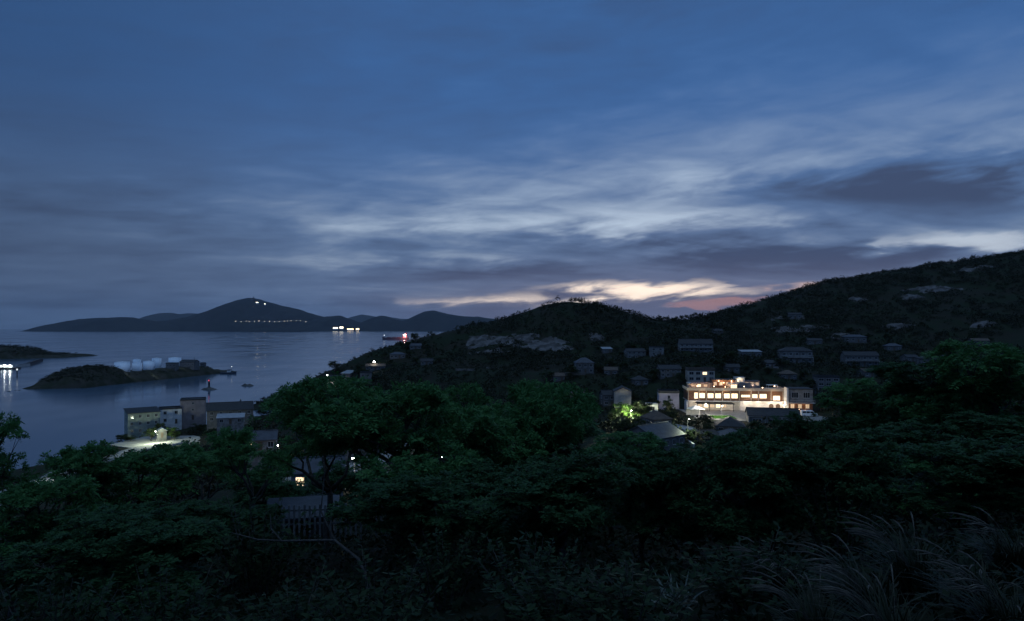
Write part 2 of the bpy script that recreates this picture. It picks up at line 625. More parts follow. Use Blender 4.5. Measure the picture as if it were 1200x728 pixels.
m_stone = mat('bare_stone', (0.135, 0.127, 0.128), 0.95, (0.055, 0.052, 0.051), 0.16, bump=0.9, spec=0.1, detail=8, bscale=1.2)
for k_, (cx_, cy_, a, b, lab) in enumerate(ROCK_W):
    n_, m_ = max(30, int(a * 2.4 / .8)), max(24, int(b * 2.4 / .8))
    n_, m_ = min(n_, 130), min(m_, 90)
    Uu, Vv = np.meshgrid(np.linspace(-1.25, 1.25, n_), np.linspace(-1.25, 1.25, m_))
    Xr, Yr = cx_ + Uu * a, cy_ + Vv * b
    msk = 1.0 - np.hypot(Uu, Vv) + fbm(Xr / 9, Yr / 5, 5, 50 + k_) * 1.25
    blk = np.floor(fbm(Xr / 5, Yr / 4, 4, 70 + k_) * 5) / 5 * 1.8 + np.abs(fbm(Xr / 2.2, Yr / 2.2, 3, 90 + k_)) * .9
    Zr = ground(Xr, Yr) + np.clip(msk * 3.0, -2.0, 0.9) + blk * np.clip(msk * 2, 0, 1)
    ii = (np.arange(m_ - 1)[:, None] * n_ + np.arange(n_ - 1)[None, :]).ravel()
    ro_ = mesh_np('rock_outcrop', np.stack([Xr.ravel() - cx_, Yr.ravel() - cy_, Zr.ravel() - gz(cx_, cy_)], 1), np.stack([ii, ii + 1, ii + n_ + 1, ii + n_], 1), m_stone)
    ro_.location = (cx_, cy_, gz(cx_, cy_))
    tag(ro_, lab, 'rock')

# ---------------------------------------------------------------- sea
m_sea = bpy.data.materials.new('sea_water')
m_sea.use_nodes = True
nt = m_sea.node_tree
b_ = nt.nodes['Principled BSDF']
b_.inputs['Base Color'].default_value = (0.052, 0.088, 0.138, 1)
b_.inputs['Roughness'].default_value = 0.16
b_.inputs['IOR'].default_value = 1.4
tcg = nt.nodes.new('ShaderNodeTexCoord')
mp = nt.nodes.new('ShaderNodeMapping')
mp.inputs['Scale'].default_value = (1, 0.55, 1)
nt.links.new(tcg.outputs['Object'], mp.inputs[0])
w1 = noise_tex(nt, mp.outputs[0], 0.11, 4, 0.6)
w2 = noise_tex(nt, mp.outputs[0], 0.012, 3, 0.5)
bn = nt.nodes.new('ShaderNodeBump'); bn.inputs['Strength'].default_value = 0.2; bn.inputs['Distance'].default_value = 0.2
nt.links.new(w1.s, bn.inputs['Height'])
nt.links.new(bn.outputs[0], b_.inputs['Normal'])
nt.links.new(w2.smooth(0.35, 0.65, 0.10, 0.20).s, b_.inputs['Roughness'])
sx = np.concatenate([np.linspace(-30000, -1500, 20), np.linspace(-1200, 1200, 40), np.linspace(1500, 30000, 20)])
sy = np.concatenate([np.linspace(-1500, 0, 4), np.linspace(60, 2000, 40), np.linspace(2500, 30000, 30)])
SX, SY = np.meshgrid(sx, sy)
ii = (np.arange(len(sy) - 1)[:, None] * len(sx) + np.arange(len(sx) - 1)[None, :]).ravel()
sea = mesh_np('sea', np.stack([SX.ravel(), SY.ravel(), SX.ravel() * 0], 1), np.stack([ii, ii + 1, ii + len(sx) + 1, ii + len(sx)], 1), m_sea)
tag(sea, kind='structure')

# ---------------------------------------------------------------- far islands, ~9.5 km and more across the water
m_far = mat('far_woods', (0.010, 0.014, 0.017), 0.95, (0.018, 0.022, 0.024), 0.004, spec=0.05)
FAR_H = []


def far_ridge(prof, Yf, depth, seed, rough=1.0, name='far_hills'):
    """an island whose crest follows heights measured at distance Yf+depth/2; its shore lies at Yf"""
    Yr = Yf + depth * 0.5
    pxs = np.array([p[0] for p in prof], float); pys = np.array([p[1] for p in prof], float)
    hz = EYE - (pys - HY) / FOC * Yr
    xs_c = (pxs - CX) / FOC * Yr
    n, m = 260, 46
    xs = np.linspace(xs_c[0], xs_c[-1], n)
    crest = np.maximum(np.interp(xs, xs_c, hz), 0)
    k = np.array([1, 2, 3, 2, 1]) / 9
    crest = np.convolve(np.pad(crest, 2, 'edge'), k, 'valid')
    v = np.linspace(0, 1, m)
    X, V = np.meshgrid(xs, v)
    wob = fbm(X / 900 + seed, V * 2.0, 4, seed)
    half = np.clip(crest / max(crest.max(), 1), 0.12, 1) ** 0.4
    Yc = Yr + (V - 0.5) * depth * half[None, :]
    s = np.sin(np.pi * np.clip(V + wob * 0.06 * (V * (1 - V) * 4), 0, 1)) ** 1.15
    Z = crest[None, :] * s
    spur = fbm(X / 520, Yc / 700, 5, seed + 5) * 95 * rough
    Z = Z + spur * s * (1 - s) * 1.6 * np.clip(crest / 250, 0.15, 1)[None, :] + fbm(X / 90, Yc / 90, 3, seed + 8) * 9 * s * rough
    Z = np.where((V <= 0.001) | (V >= 0.999), -6, Z)
    ii = (np.arange(m - 1)[:, None] * n + np.arange(n - 1)[None, :]).ravel()
    o = mesh_np(name, np.stack([X.ravel(), Yc.ravel(), Z.ravel()], 1), np.stack([ii, ii + 1, ii + n + 1, ii + n], 1), m_far, smooth=True)
    tag(o, kind='structure')

    def at(px, py):
        """point of the island's face seen in a direction"""
        j = int(np.argmin(np.abs(xs - (px - CX) / FOC * Yr)))
        best = None
        for i in range(m):
            yy, zz = Yc[i, j], Z[i, j]
            if (EYE - (py - HY) / FOC * yy) <= zz:
                if i:
                    y0_, z0_ = Yc[i - 1, j], Z[i - 1, j]
                    d0 = EYE - (py - HY) / FOC * y0_ - z0_; d1 = zz - (EYE - (py - HY) / FOC * yy)
                    t_ = d0 / max(d0 + d1, 1e-6)
                    yy = y0_ + (yy - y0_) * t_; zz = z0_ + (zz - z0_) * t_
                best = (px - CX) / FOC * yy, yy, zz
                break
        if best is None:
            i = int(np.argmax(Z[:, j])); best = xs[j], Yc[i, j], Z[i, j]
        return Vector(best)
    return at


far_main = far_ridge([(150, 389), (165, 381), (185, 377), (205, 375), (225, 371), (240, 368), (255, 363), (270, 356.5), (283, 352.2), (292, 350.0), (297, 349.4), (303, 350.4), (311, 353.4), (325, 357), (345, 361.5), (362, 367), (378, 371.5), (388, 370.8), (397, 369.6), (407, 373), (420, 378), (440, 383), (455, 389)], 9500, 3000, 2)
far_ridge([(38, 389), (50, 385), (62, 381), (80, 377), (98, 373.5), (120, 372.6), (140, 371.6), (152, 372), (170, 375), (195, 379), (220, 383), (250, 389)], 9300, 1800, 4)
far_ridge([(405, 389), (425, 378), (436, 373), (446, 370), (454, 371), (463, 374.5), (472, 376), (480, 373.4), (490, 368), (500, 364.8), (508, 364), (516, 365.5), (526, 368.5), (545, 371), (562, 371.6), (580, 374), (610, 380), (650, 389)], 10000, 2200, 6)
far_ridge([(150, 389), (165, 376), (178, 369.8), (190, 367), (200, 366.6), (212, 368.5), (224, 367.2), (240, 368), (262, 372), (300, 380), (330, 389)], 16000, 3000, 8, 0.5)
far_ridge([(385, 389), (402, 376), (412, 371.5), (424, 368.6), (436, 370.5), (446, 372), (456, 371.5), (468, 373.5), (480, 374), (500, 380), (530, 389)], 19000, 3000, 9, 0.5)
far_ridge([(288, 389), (298, 386.4), (312, 384.8), (330, 384.2), (348, 385.6), (362, 388), (368, 389)], 8300, 700, 12, 0.2)

# ---------------------------------------------------------------- islets and headland in the bay
m_islet = mat('islet_ground', (0.022, 0.026, 0.016), 0.95, (0.045, 0.042, 0.034), 0.12, bump=0.6, spec=0.1)


def mound(fn, x0, x1, y0, y1, n, m, name='islet'):
    X, Y = np.meshgrid(np.linspace(x0, x1, n), np.linspace(y0, y1, m))
    Z = fn(X, Y)
    ii = (np.arange(m - 1)[:, None] * n + np.arange(n - 1)[None, :]).ravel()
    o = mesh_np(name, np.stack([X.ravel(), Y.ravel(), Z.ravel()], 1), np.stack([ii, ii + 1, ii + n + 1, ii + n], 1), m_islet, smooth=True)
    return tag(o, kind='structure')


SH0, SH1 = np.array([-392.0, 556.0]), np.array([-318.0, 775.0])     # long axis of the tank islet
_ax = (SH1 - SH0); LEN = float(np.hypot(*_ax)); _ax = _ax / LEN; _nr = np.array([-_ax[1], _ax[0]])   # normal points away to the left
CREST = [(0, -1), (5, 2), (16, 6.5), (32, 11), (48, 13.5), (62, 14.5), (74, 14), (81, 11), (86, 8.6), (190, 8.6), (205, 6.0), (220, 3.0), (232, 1.5), (240, -2)]


def islet_z(x, y):
    u = (x - SH0[0]) * _ax[0] + (y - SH0[1]) * _ax[1]
    w = (x - SH0[0]) * _nr[0] + (y - SH0[1]) * _nr[1]
    c = np.interp(u, [a for a, _ in CREST], [b for _, b in CREST])
    wid = 52 * np.clip(1 - ((u - 118) / 130) ** 4, 0.0, 1)
    edge = fbm(u / 14, w / 14, 3, 31) * 5
    bul = np.interp(u, [0, 22, 69, 127, 190, 231], [0, 33, 23, 18, 8, 0])
    front = np.clip((w + bul + edge * .6) / 14, -0.4, 1); back = np.clip((wid * .6 - w + edge) / 12, -0.4, 1)
    s = np.minimum(front, back); s = np.where(s > 0, s ** 0.7, s * 3)
    rough = np.where((u > 76) & (u < 200), 0.25, 2.2)
    return np.where(s > 0, np.minimum(c * s + fbm(x / 6, y / 6, 4, 33) * rough * np.minimum(s * 2, 1), c + 2.5), s * 6) + np.where(s > 0, 0.25, 0)


mound(islet_z, -480, -280, 530, 800, 120, 160)
HEAD = [(-190, 9), (-150, 21), (-118, 20.8), (-92, 15), (-80, 8), (-62, 5.2), (-48, 4.8), (-34, 3.2), (-22, 1), (-16, -2)]
_h0 = -760.0


def head_z(x, y):
    u = x + 742.0
    u = x + 847.0
    c = np.interp(u, [-150, -40, 0, 12, 26, 35, 47, 63, 85, 94, 99], [24, 21, 19.5, 19, 16.5, 13.5, 7.5, 5.2, 4.4, 2, -2])
    ys = 1066 + u * 0.78
    w = y - ys + fbm(x / 18, y / 18, 3, 41) * 10
    s = np.minimum(np.clip(w / 26, -0.4, 1), np.clip((110 - w) / 30, -0.4, 1)); s = np.where(s > 0, s ** 0.7, s * 3)
    return np.where(s > 0, c * s + fbm(x / 8, y / 8, 3, 43) * 1.1 * np.minimum(1, s * 2), s * 5)


mound(head_z, -1000, -700, 1050, 1240, 110, 60)


def rock_islet(px, py, wpx, hpx, label, seed):
    """a low rock awash in the bay"""
    Y = EYE * FOC / (py - HY)
    c = P(px, py, Y)
    w, h = wpx / FOC * Y, hpx / FOC * Y
    n, m = 26, 14
    U, V = np.meshgrid(np.linspace(-1, 1, n), np.linspace(-1, 1, m))
    d = np.hypot(U, V)
    Z = (1 - d ** 2) * h * (0.75 + fbm(U * 2.5 + seed, V * 2, 4, seed) * 0.9)
    Z = np.where(d > 1, -1.0, Z)
    ii = (np.arange(m - 1)[:, None] * n + np.arange(n - 1)[None, :]).ravel()
    o = mesh_np('rock', np.stack([U.ravel() * w / 2, V.ravel() * w * 0.28, Z.ravel()], 1), np.stack([ii, ii + 1, ii + n + 1, ii + n], 1), mat('sea_rock', (0.05, 0.05, 0.05), 0.9, (0.09, 0.085, 0.08), 0.3, bump=0.5), smooth=False)
    o.location = (c.x, c.y, 0)
    return tag(o, label, 'rock')


rock_islet(77.5, 418.6, 9.5, 3.4, 'dark hump of rock in the sea just off the tip of the left headland', 3)
rock_islet(86, 418.2, 5, 1.0, 'smallest flat rock, farther out past the hump off the left headland', 5)
rock_islet(290, 452.3, 15, 3.0, 'low dark rock awash to the right of the red beacon', 8)

# ---------------------------------------------------------------- evening haze over the water
m_haze = bpy.data.materials.new('evening_haze')
m_haze.use_nodes = True
nt = m_haze.node_tree
for n in list(nt.nodes):
    if n.type != 'OUTPUT_MATERIAL':
        nt.nodes.remove(n)
pv = nt.nodes.new('ShaderNodeVolumePrincipled')
pv.inputs['Color'].default_value = (0.80, 0.88, 1.0, 1)
pv.inputs['Density'].default_value = 1.7e-5
nt.links.new(pv.outputs[0], nt.nodes['Material Output'].inputs['Volume'])
hz_ = MB().box(-32000, 32000, -2000, 32000, -14, 900).build('haze', m_haze)
tag(hz_, kind='stuff')
# ================================================================ trees and undergrowth
m_leaf_a = leaf_mat('feathery_leaves', (0.034, 0.115, 0.038), (0.070, 0.180, 0.058), 0.35)
m_leaf_b = leaf_mat('dark_leaves', (0.018, 0.056, 0.022), (0.036, 0.092, 0.034), 0.3)
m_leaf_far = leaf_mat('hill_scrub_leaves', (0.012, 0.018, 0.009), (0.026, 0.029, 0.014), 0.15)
m_leaf_mid = leaf_mat('village_tree_leaves', (0.020, 0.036, 0.015), (0.038, 0.058, 0.022), 0.25)
m_bark = mat('bark', (0.085, 0.078, 0.07), 0.9, (0.045, 0.04, 0.035), 5.0, bump=0.6)
m_bark_pale = mat('pale_bark', (0.20, 0.19, 0.18), 0.85, (0.11, 0.10, 0.10), 6.0, bump=0.5)
m_blade = leaf_mat('grass_blades', (0.010, 0.022, 0.010), (0.030, 0.035, 0.024), 0.2, 0.45)
m_sword = leaf_mat('sword_leaves', (0.10, 0.13, 0.115), (0.17, 0.20, 0.18), 0.2, 0.4)


def quads_from(c, ax, up, ln, wd):
    """leaf quads (kite-shaped) from centres, axis and normal vectors, lengths and widths"""
    sd_ = np.cross(ax, up)
    sd_ /= np.maximum(np.linalg.norm(sd_, axis=1, keepdims=True), 1e-6)
    a = c - ax * ln[:, None] * 0.5
    e = c + ax * ln[:, None] * 0.5
    l = c - sd_ * wd[:, None] * 0.5 - ax * ln[:, None] * 0.08
    r = c + sd_ * wd[:, None] * 0.5 - ax * ln[:, None] * 0.08
    v = np.stack([a, r, e, l], 1).reshape(-1, 3)
    f = np.arange(len(c) * 4).reshape(-1, 4)
    return v, f


def unit(v):
    return v / np.maximum(np.linalg.norm(v, axis=1, keepdims=True), 1e-6)


def kmeans(p, k, rng, it=8):
    c = p[rng.choice(len(p), k, replace=False)]
    for _ in range(it):
        lab = ((p[:, None] - c[None]) ** 2).sum(-1).argmin(1)
        for j in range(k):
            if (lab == j).any():
                c[j] = p[lab == j].mean(0)
    return lab, c


root_ext = {}


def tree_proto(name, seed, W, Hh, trunk_h, shape, ntip, leaf, mat_leaf, mat_bark, lean=(0, 0), fronds=12, lf=(0.24, 0.075)):
    """trunk with limbs and branches, and a crown of compound leaves; W crown width, Hh height; origin at the foot"""
    rng = np.random.default_rng(seed)
    # twig tips spread over several overlapping, uneven pads of foliage
    pads_n = 11 if shape == 'umbrella' else 15
    pc = []
    for i in range(pads_n):
        a = rng.uniform(0, 2 * math.pi); r = math.sqrt(rng.uniform(0.02, 1)) * W * 0.40
        if shape == 'umbrella':
            z = Hh - 0.16 * W * (r / (W * 0.5)) ** 2 - rng.uniform(0.25, 1.0) * 0.11 * Hh - (rng.uniform() < 0.3) * Hh * 0.16
        else:
            z = trunk_h + (Hh - trunk_h) * rng.uniform(0.12, 0.93)
            r *= math.sqrt(max(0.12, 1 - ((z - trunk_h) / (Hh - trunk_h) - 0.42) ** 2 * 2.3))
        pc.append((r * math.cos(a) + lean[0] * z / Hh, r * math.sin(a) + lean[1] * z / Hh, z))
    pc = np.array(pc)
    which = rng.integers(0, pads_n, ntip)
    s = rng.normal(0, 1, (ntip, 3)); s = unit(s) * rng.uniform(0.35, 1.0, (ntip, 1)) ** 0.5
    rad = rng.uniform(0.7, 1.25, pads_n)[which] * W * (0.20 if shape == 'umbrella' else 0.19)
    flat = 0.34 if shape == 'umbrella' else 0.62
    s[:, 2] = np.where(s[:, 2] < 0, s[:, 2] * 0.5, s[:, 2])
    tips = pc[which] + s * np.stack([rad, rad, rad * flat], 1)
    tips[:, 2] = np.maximum(tips[:, 2], trunk_h * 0.5)
    # wood
    wood = MB()
    k1 = 5; lab1, c1_ = kmeans(tips.copy(), k1, rng)
    base_r = 0.020 * Hh + 0.03
    top = np.array([lean[0] * 0.4, lean[1] * 0.4, trunk_h])
    wob = rng.normal(0, 0.05 * trunk_h, (3, 3)); wob[:, 2] = 0
    wood.tube([(0, 0, -0.6), (0, 0, 0.05), tuple(top * 0.4 + wob[0]), tuple(top * 0.75 + wob[1]), tuple(top)], [base_r * 1.5, base_r * 1.15, base_r, base_r * 0.9, base_r * 0.78], 9)
    for j in range(k1):
        tj = tips[lab1 == j]
        if len(tj) < 8: continue
        g = c1_[j]
        joint = top + (g - top) * 0.62; joint[2] = top[2] + (g[2] - top[2]) * 0.52
        m1 = top + (joint - top) * 0.5 + rng.normal(0, 0.06 * W * 0.5, 3)
        wood.tube([tuple(top - (0, 0, 0.08)), tuple(m1), tuple(joint)], [base_r * 0.62, base_r * 0.5, base_r * 0.42], 7)
        k2 = max(2, min(8, len(tj) // 14)); lab2, c2_ = kmeans(tj.copy(), k2, rng)
        for q in range(k2):
            tq = tj[lab2 == q]
            if not len(tq): continue
            e = joint + (c2_[q] - joint) * 0.72
            m2 = joint + (e - joint) * 0.5 + rng.normal(0, 0.03 * W * 0.5, 3)
            wood.tube([tuple(joint), tuple(m2), tuple(e)], [base_r * 0.36, base_r * 0.28, base_r * 0.2], 5)
            for t_ in tq[::2]:
                m3 = e + (t_ - e) * 0.55 + rng.normal(0, 0.04, 3)
                wood.tube([tuple(e), tuple(m3), tuple(t_)], [base_r * 0.16, base_r * 0.11, base_r * 0.06], 3, cap=False)
    # foliage: compound leaves spraying from every tip
    T = np.repeat(tips, fronds, 0); n = len(T)
    outw = unit(T - np.array([lean[0], lean[1], trunk_h * 0.9 + 0.2 * (Hh - trunk_h)]))
    d = unit(rng.normal(0, 1, (n, 3)) * np.array([1, 1, 0.55]) + outw * 0.55 + np.array([0, 0, 0.10]))
    L = rng.uniform(0.6, 1.25, n) * leaf
    up = unit(np.array([0, 0, 1.0]) + rng.normal(0, 0.35, (n, 3)))
    pairs = 5 if leaf > 0.2 else 3
    Cs, Ax, Up, Ln, Wd = [], [], [], [], []
    side = unit(np.cross(d, up))
    for p in range(pairs):
        f = (p + 1.0) / pairs
        pos = T + d * (L * f)[:, None] + np.array([0, 0, -1.0]) * (0.35 * L * f * f)[:, None]
        for sg in (-1, 1):
            ax = unit(side * sg + d * 0.55 + np.array([0, 0, -0.18]) + rng.normal(0, 0.15, (n, 3)))
            ln = L * lf[0] * 2.0 * (1.15 - 0.35 * f) * rng.uniform(0.8, 1.2, n)
            Cs.append(pos + ax * ln[:, None] * 0.55); Ax.append(ax); Up.append(unit(up + rng.normal(0, 0.3, (n, 3)))); Ln.append(ln); Wd.append(ln * lf[1] * 5.4)
    C_, A_, U_, L_, W_ = (np.concatenate(q) for q in (Cs, Ax, Up, Ln, Wd))
    v, f = quads_from(C_, A_, U_, L_, W_)
    root = empty(name, (0, 0, 0))
    wood.build('trunk', mat_bark, root)
    mesh_np('crown', v, f, mat_leaf, root)
    root_ext[root.name] = (float(np.ptp(np.percentile(v[:, 0], [2, 98]))), float(np.percentile(v[:, 2], 99.5)))
    return root



def place_tree(proto, first, loc, rz, sc, label, group, cat='tree'):
    o = proto if first else copy_tree(proto)
    o.location = loc; o.rotation_euler = (0, 0, rz); o.scale = sc
    return tag(o, label, cat, group)


FG = 'trees on the slope below the viewpoint'
# each: proto, crown top direction, distance, crown width in px, label
protos = {
    'umb': tree_proto('broadleaf_tree', 5, 10.5, 6.6, 2.6, 'umbrella', 760, 0.40, m_leaf_a, m_bark, (-1.2, 0), fronds=10),
    'lace': tree_proto('broadleaf_tree', 8, 6.4, 6.0, 2.4, 'umbrella', 210, 0.34, m_leaf_a, m_bark, (0.4, 0.2), fronds=9),
    'round': tree_proto('broadleaf_tree', 12, 6.2, 6.4, 1.5, 'round', 560, 0.36, m_leaf_b, m_bark),
    'bushy': tree_proto('broadleaf_tree', 15, 6.8, 5.6, 1.1, 'round', 640, 0.34, m_leaf_a, m_bark, (0.5, 0)),
    'fine': tree_proto('broadleaf_tree', 21, 5.4, 5.2, 1.6, 'round', 380, 0.30, m_leaf_b, m_bark),
}
used = set()
TREES = [
    ('umb', 495, 445, 22.0, 290, 0.0, 'wide umbrella-crowned tree, largest of all, spreading over the middle left'),
    ('umb', 592, 450, 27.0, 200, 2.4, 'flat-crowned tree tucked against the right side of the wide umbrella tree'),
    ('bushy', 522, 458, 27.0, 130, 1.5, 'green tree filling the dip between the two flat crowns'),
    ('lace', 385, 464, 26.0, 140, 1.0, 'thin-leaved tree with lights shining through it, left beside the wide umbrella tree'),
    ('lace', 300, 502, 31.0, 90, 2.9, 'lacy dark tree in front of the long shore house'),
    ('lace', 232, 516, 34.0, 100, 4.0, 'small lacy tree directly below the pinkish waterside block'),
    ('lace', 135, 527, 25.0, 160, 5.2, 'open-crowned tree with gaps of water showing, at the lower left'),
    ('lace', 62, 526, 23.0, 120, 0.3, 'loose-leaved tree near the left edge just below the water'),
    ('lace', -48, 492, 19.0, 130, 1.2, 'tree mostly cut off by the left edge, one leafy tip against the sea'),
    ('round', 640, 486, 30.0, 170, 2.2, 'tall dense dark tree at the right end of the umbrella canopy'),
    ('bushy', 700, 511, 42.0, 150, 0.7, 'bushy tree straight below the beige gable house'),
    ('bushy', 768, 546, 40.0, 140, 3.3, 'low bushy tree in front of the big dark village roof'),
    ('round', 850, 531, 42.0, 170, 1.8, 'rounded tree between the big dark roof and the right-hand thicket'),
    ('bushy', 920, 508, 42.0, 150, 5.0, 'bushy tree right below the grey framed building'),
    ('round', 980, 482, 40.0, 140, 4.1, 'tree covering the slope below the white van'),
    ('bushy', 1040, 452, 38.0, 170, 2.0, 'green-topped tree on the rising edge of the right thicket'),
    ('round', 1110, 428, 35.0, 170, 0.9, 'second highest tree of the right thicket, left of the topmost one'),
    ('bushy', 1185, 404, 32.0, 200, 3.9, 'topmost tree of the thicket, at the right edge under the long hill'),
    ('round', 1120, 490, 26.0, 250, 5.5, 'big shaded tree inside the right thicket above the grass clumps'),
    ('bushy', 990, 535, 26.0, 240, 1.4, 'spreading shaded tree left of the grass clumps'),
    ('fine', 850, 575, 22.0, 220, 2.7, 'small dark tree above the spiky sword-leaved plant'),
    ('round', 715, 566, 22.0, 240, 3.6, 'dark full tree in the lower middle above the leafy shrubs'),
    ('fine', 615, 585, 18.0, 170, 0.2, 'dark tree under the right half of the umbrella canopy'),
    ('fine', 115, 606, 18.0, 230, 1.1, 'dark tree filling the lower left below the open-crowned one'),
    ('fine', 225, 592, 20.0, 190, 2.5, 'dark tree left of the paling fence'),
    ('lace', 10, 565, 16.0, 150, 5.9, 'feathery tree low on the left edge'),
    ('fine', 405, 545, 52.0, 90, 1.9, 'dark tree standing between the paling fence and the lit yard'),
    ('lace', 497, 538, 70.0, 62, 4.4, 'lacy tree before the grey gabled yard house'),
    ('fine', 560, 566, 50.0, 90, 5.0, 'low dark tree at the right end of the lit yard'),
    ('fine', 305, 548, 44.0, 100, 0.9, 'dark tree left of the pale-walled house'),
    ('fine', 500, 606, 14.5, 170, 3.7, 'dark tree low in the middle, left of the tree under the canopy end'),
    ('fine', 655, 622, 13.0, 170, 5.3, 'dark low tree just above the pale-leaved centre shrub'),
    ('fine', 140, 640, 13.0, 190, 2.1, 'lowest dark tree in the left corner thicket'),
    ('fine', 800, 615, 14.0, 190, 0.5, 'dark tree right behind the spiky sword-leaved plant'),
    ('fine', 950, 600, 14.0, 180, 4.9, 'dark tree directly left of the tallest grass clump'),
    ('bushy', 1205, 520, 20.0, 220, 4.6, 'tree at the right edge above the tall grass'),
]
def set_tree(k, px, py, Y, wpx, rz, lab):
    pr = protos[k]
    W, Hh = root_ext[pr.name]
    top = P(px, py, Y)
    g = gz(top.x, top.y)
    sz = max(2.5, top.z - g) / Hh
    sw = min(wpx / FOC * Y / W, sz * 1.9)
    place_tree(pr, k not in used, (top.x, top.y, g), rz, (sw, sw, sz), lab, FG)
    used.add(k)


for i, (k, px, py, Y, wpx, rz, lab) in enumerate(TREES):
    W, Hh = root_ext[protos[k].name]
    top = P(px, py, Y)
    ratio = (wpx / FOC * Y / W) / (max(2.5, top.z - gz(top.x, top.y)) / Hh)
    c = 1 if ratio < 1.65 or k == 'umb' else min(3, max(2, int(round(ratio / 1.25))))
    w_ = wpx / c * (1.3 if c > 1 else 1)
    seq = {1: [('', 0)], 2: [('left neighbour of the ', -.5), ('', .5)], 3: [('left neighbour of the ', -1), ('', 0), ('right neighbour of the ', 1)]}[c]
    other = {'round': 'fine', 'fine': 'round', 'bushy': 'round', 'lace': 'lace'}.get(k, k)
    for pre, o_ in seq:
        kk = other if pre else k
        set_tree(kk, px + o_ * wpx / c, py + (random.uniform(-4, 12) if pre else 0), Y * (random.uniform(.9, 1.12) if pre else 1), w_ * (random.uniform(.85, 1.15) if pre else 1), rz + (o_ * 2.2 if pre else 0), pre + lab)

# ---------------------------------------------------------------- a fallen pale limb, shrubs, grasses
limb = MB()
c0 = P(262, 622, 14.5); c1_ = P(330, 634, 14.0); c2_ = P(392, 633, 13.6); c3_ = P(420, 655, 13.2); c4_ = P(448, 720, 13.0)
limb.tube([c0, c0.lerp(c1_, .6) + Vector((0, 0, -.06)), c1_, c2_, c3_, c4_], [.008, .015, .02, .026, .03, .04], 7)
limb.tube([c1_, c1_ + Vector((-.25, .1, .22)), c1_ + Vector((-.3, .2, .5))], [.018, .012, .006], 6)
limb.tube([c2_, c2_ + Vector((-.3, .1, .55)), c2_ + Vector((-.25, .2, 1.3))], [.02, .016, .008], 6)
lo = limb.build('bare_branch', mat('bare_limb_bark', (0.075, 0.072, 0.07), 0.9, (0.04, 0.038, 0.037), 8.0, bump=0.5))
tag(lo, 'pale bare branch lying level in front of the paling fence', 'branch')


def shrub_proto(name, seed, nst, h, spread, mat_leaf, leaf=0.13):
    rng = np.random.default_rng(seed)
    st = MB(); Cs, Ax, Up, Ln = [], [], [], []
    for i in range(nst):
        a = rng.uniform(0, 6.28); r = spread * math.sqrt(rng.uniform(0, 1)); hh = h * rng.uniform(0.55, 1.1)
        p0 = np.array([r * .25 * math.cos(a), r * .25 * math.sin(a), -0.2]); p1 = np.array([r * .6 * math.cos(a), r * .6 * math.sin(a), hh * .6]); p2 = np.array([r * math.cos(a), r * math.sin(a), hh])
        st.tube([p0, p1, p2], [.012, .009, .004], 4)
        for q in range(26):
            f = rng.uniform(0.25, 1.02)
            p = p0 + (p1 - p0) * min(1, f * 2) if f < .5 else p1 + (p2 - p1) * (f - .5) * 2
            d = rng.normal(0, 1, 3); d[2] = abs(d[2]) * .5; d /= np.linalg.norm(d)
            ln = leaf * rng.uniform(.6, 1.3)
            Cs.append(p + d * ln * .6); Ax.append(d); Up.append(np.array([0, 0, 1]) + rng.normal(0, .4, 3)); Ln.append(ln)
    Cs, Ax, Up, Ln = np.array(Cs), np.array(Ax), unit(np.array(Up)), np.array(Ln)
    v, f = quads_from(Cs, Ax, Up, Ln, Ln * .5)
    root = empty(name, (0, 0, 0))
    st.build('stem', m_bark, root)
    mesh_np('foliage', v, f, mat_leaf, root)
    return root


shr = shrub_proto('leafy_shrub', 3, 46, 1.5, 0.95, leaf_mat('shrub_leaves', (0.010, 0.027, 0.012), (0.024, 0.048, 0.020), .25))
SHR = [(620, 650, 9.5, 'pale-leaved shrub at the lower centre under the dark trees'), (655, 700, 8.0, 'leafy shrub at the bottom edge right of centre'), (440, 690, 8.0, 'rounded leafy shrub at the bottom edge left of centre'),
       (190, 690, 9.0, 'dark shrub at the bottom of the left corner thicket'), (60, 700, 9.0, 'shrub in the very lower left corner'), (880, 690, 8.5, 'shrub at the bottom edge right of the sword-leaved plant'), (300, 600, 16.0, 'shrub beside the left end of the paling fence'),
       (520, 640, 12.0, 'shrub below the trunk of the umbrella tree'), (740, 700, 7.5, 'shrub at the bottom edge below the sword-leaved plant'), (340, 710, 8.5, 'shrub at the bottom below the pale bare branch'),
       (980, 590, 13.0, 'shrub under the spreading tree left of the grass clumps'), (470, 600, 22.0, 'shrub catching the yard light under the umbrella tree')]
for i, (px, py, Y, lab) in enumerate(SHR):
    p = P(px, py, Y); g = gz(p.x, p.y)
    o = shr if i == 0 else copy_tree(shr)
    o.location = (p.x, p.y, g); o.rotation_euler = (0, 0, i * 1.7)
    hh = max(.9, min(3.2, p.z - g + .25)) / 1.6
    o.scale = (max(.9, hh * .9), max(.9, hh * .9), hh)
    tag(o, lab, 'shrub', 'shrubs at the foot of the view')


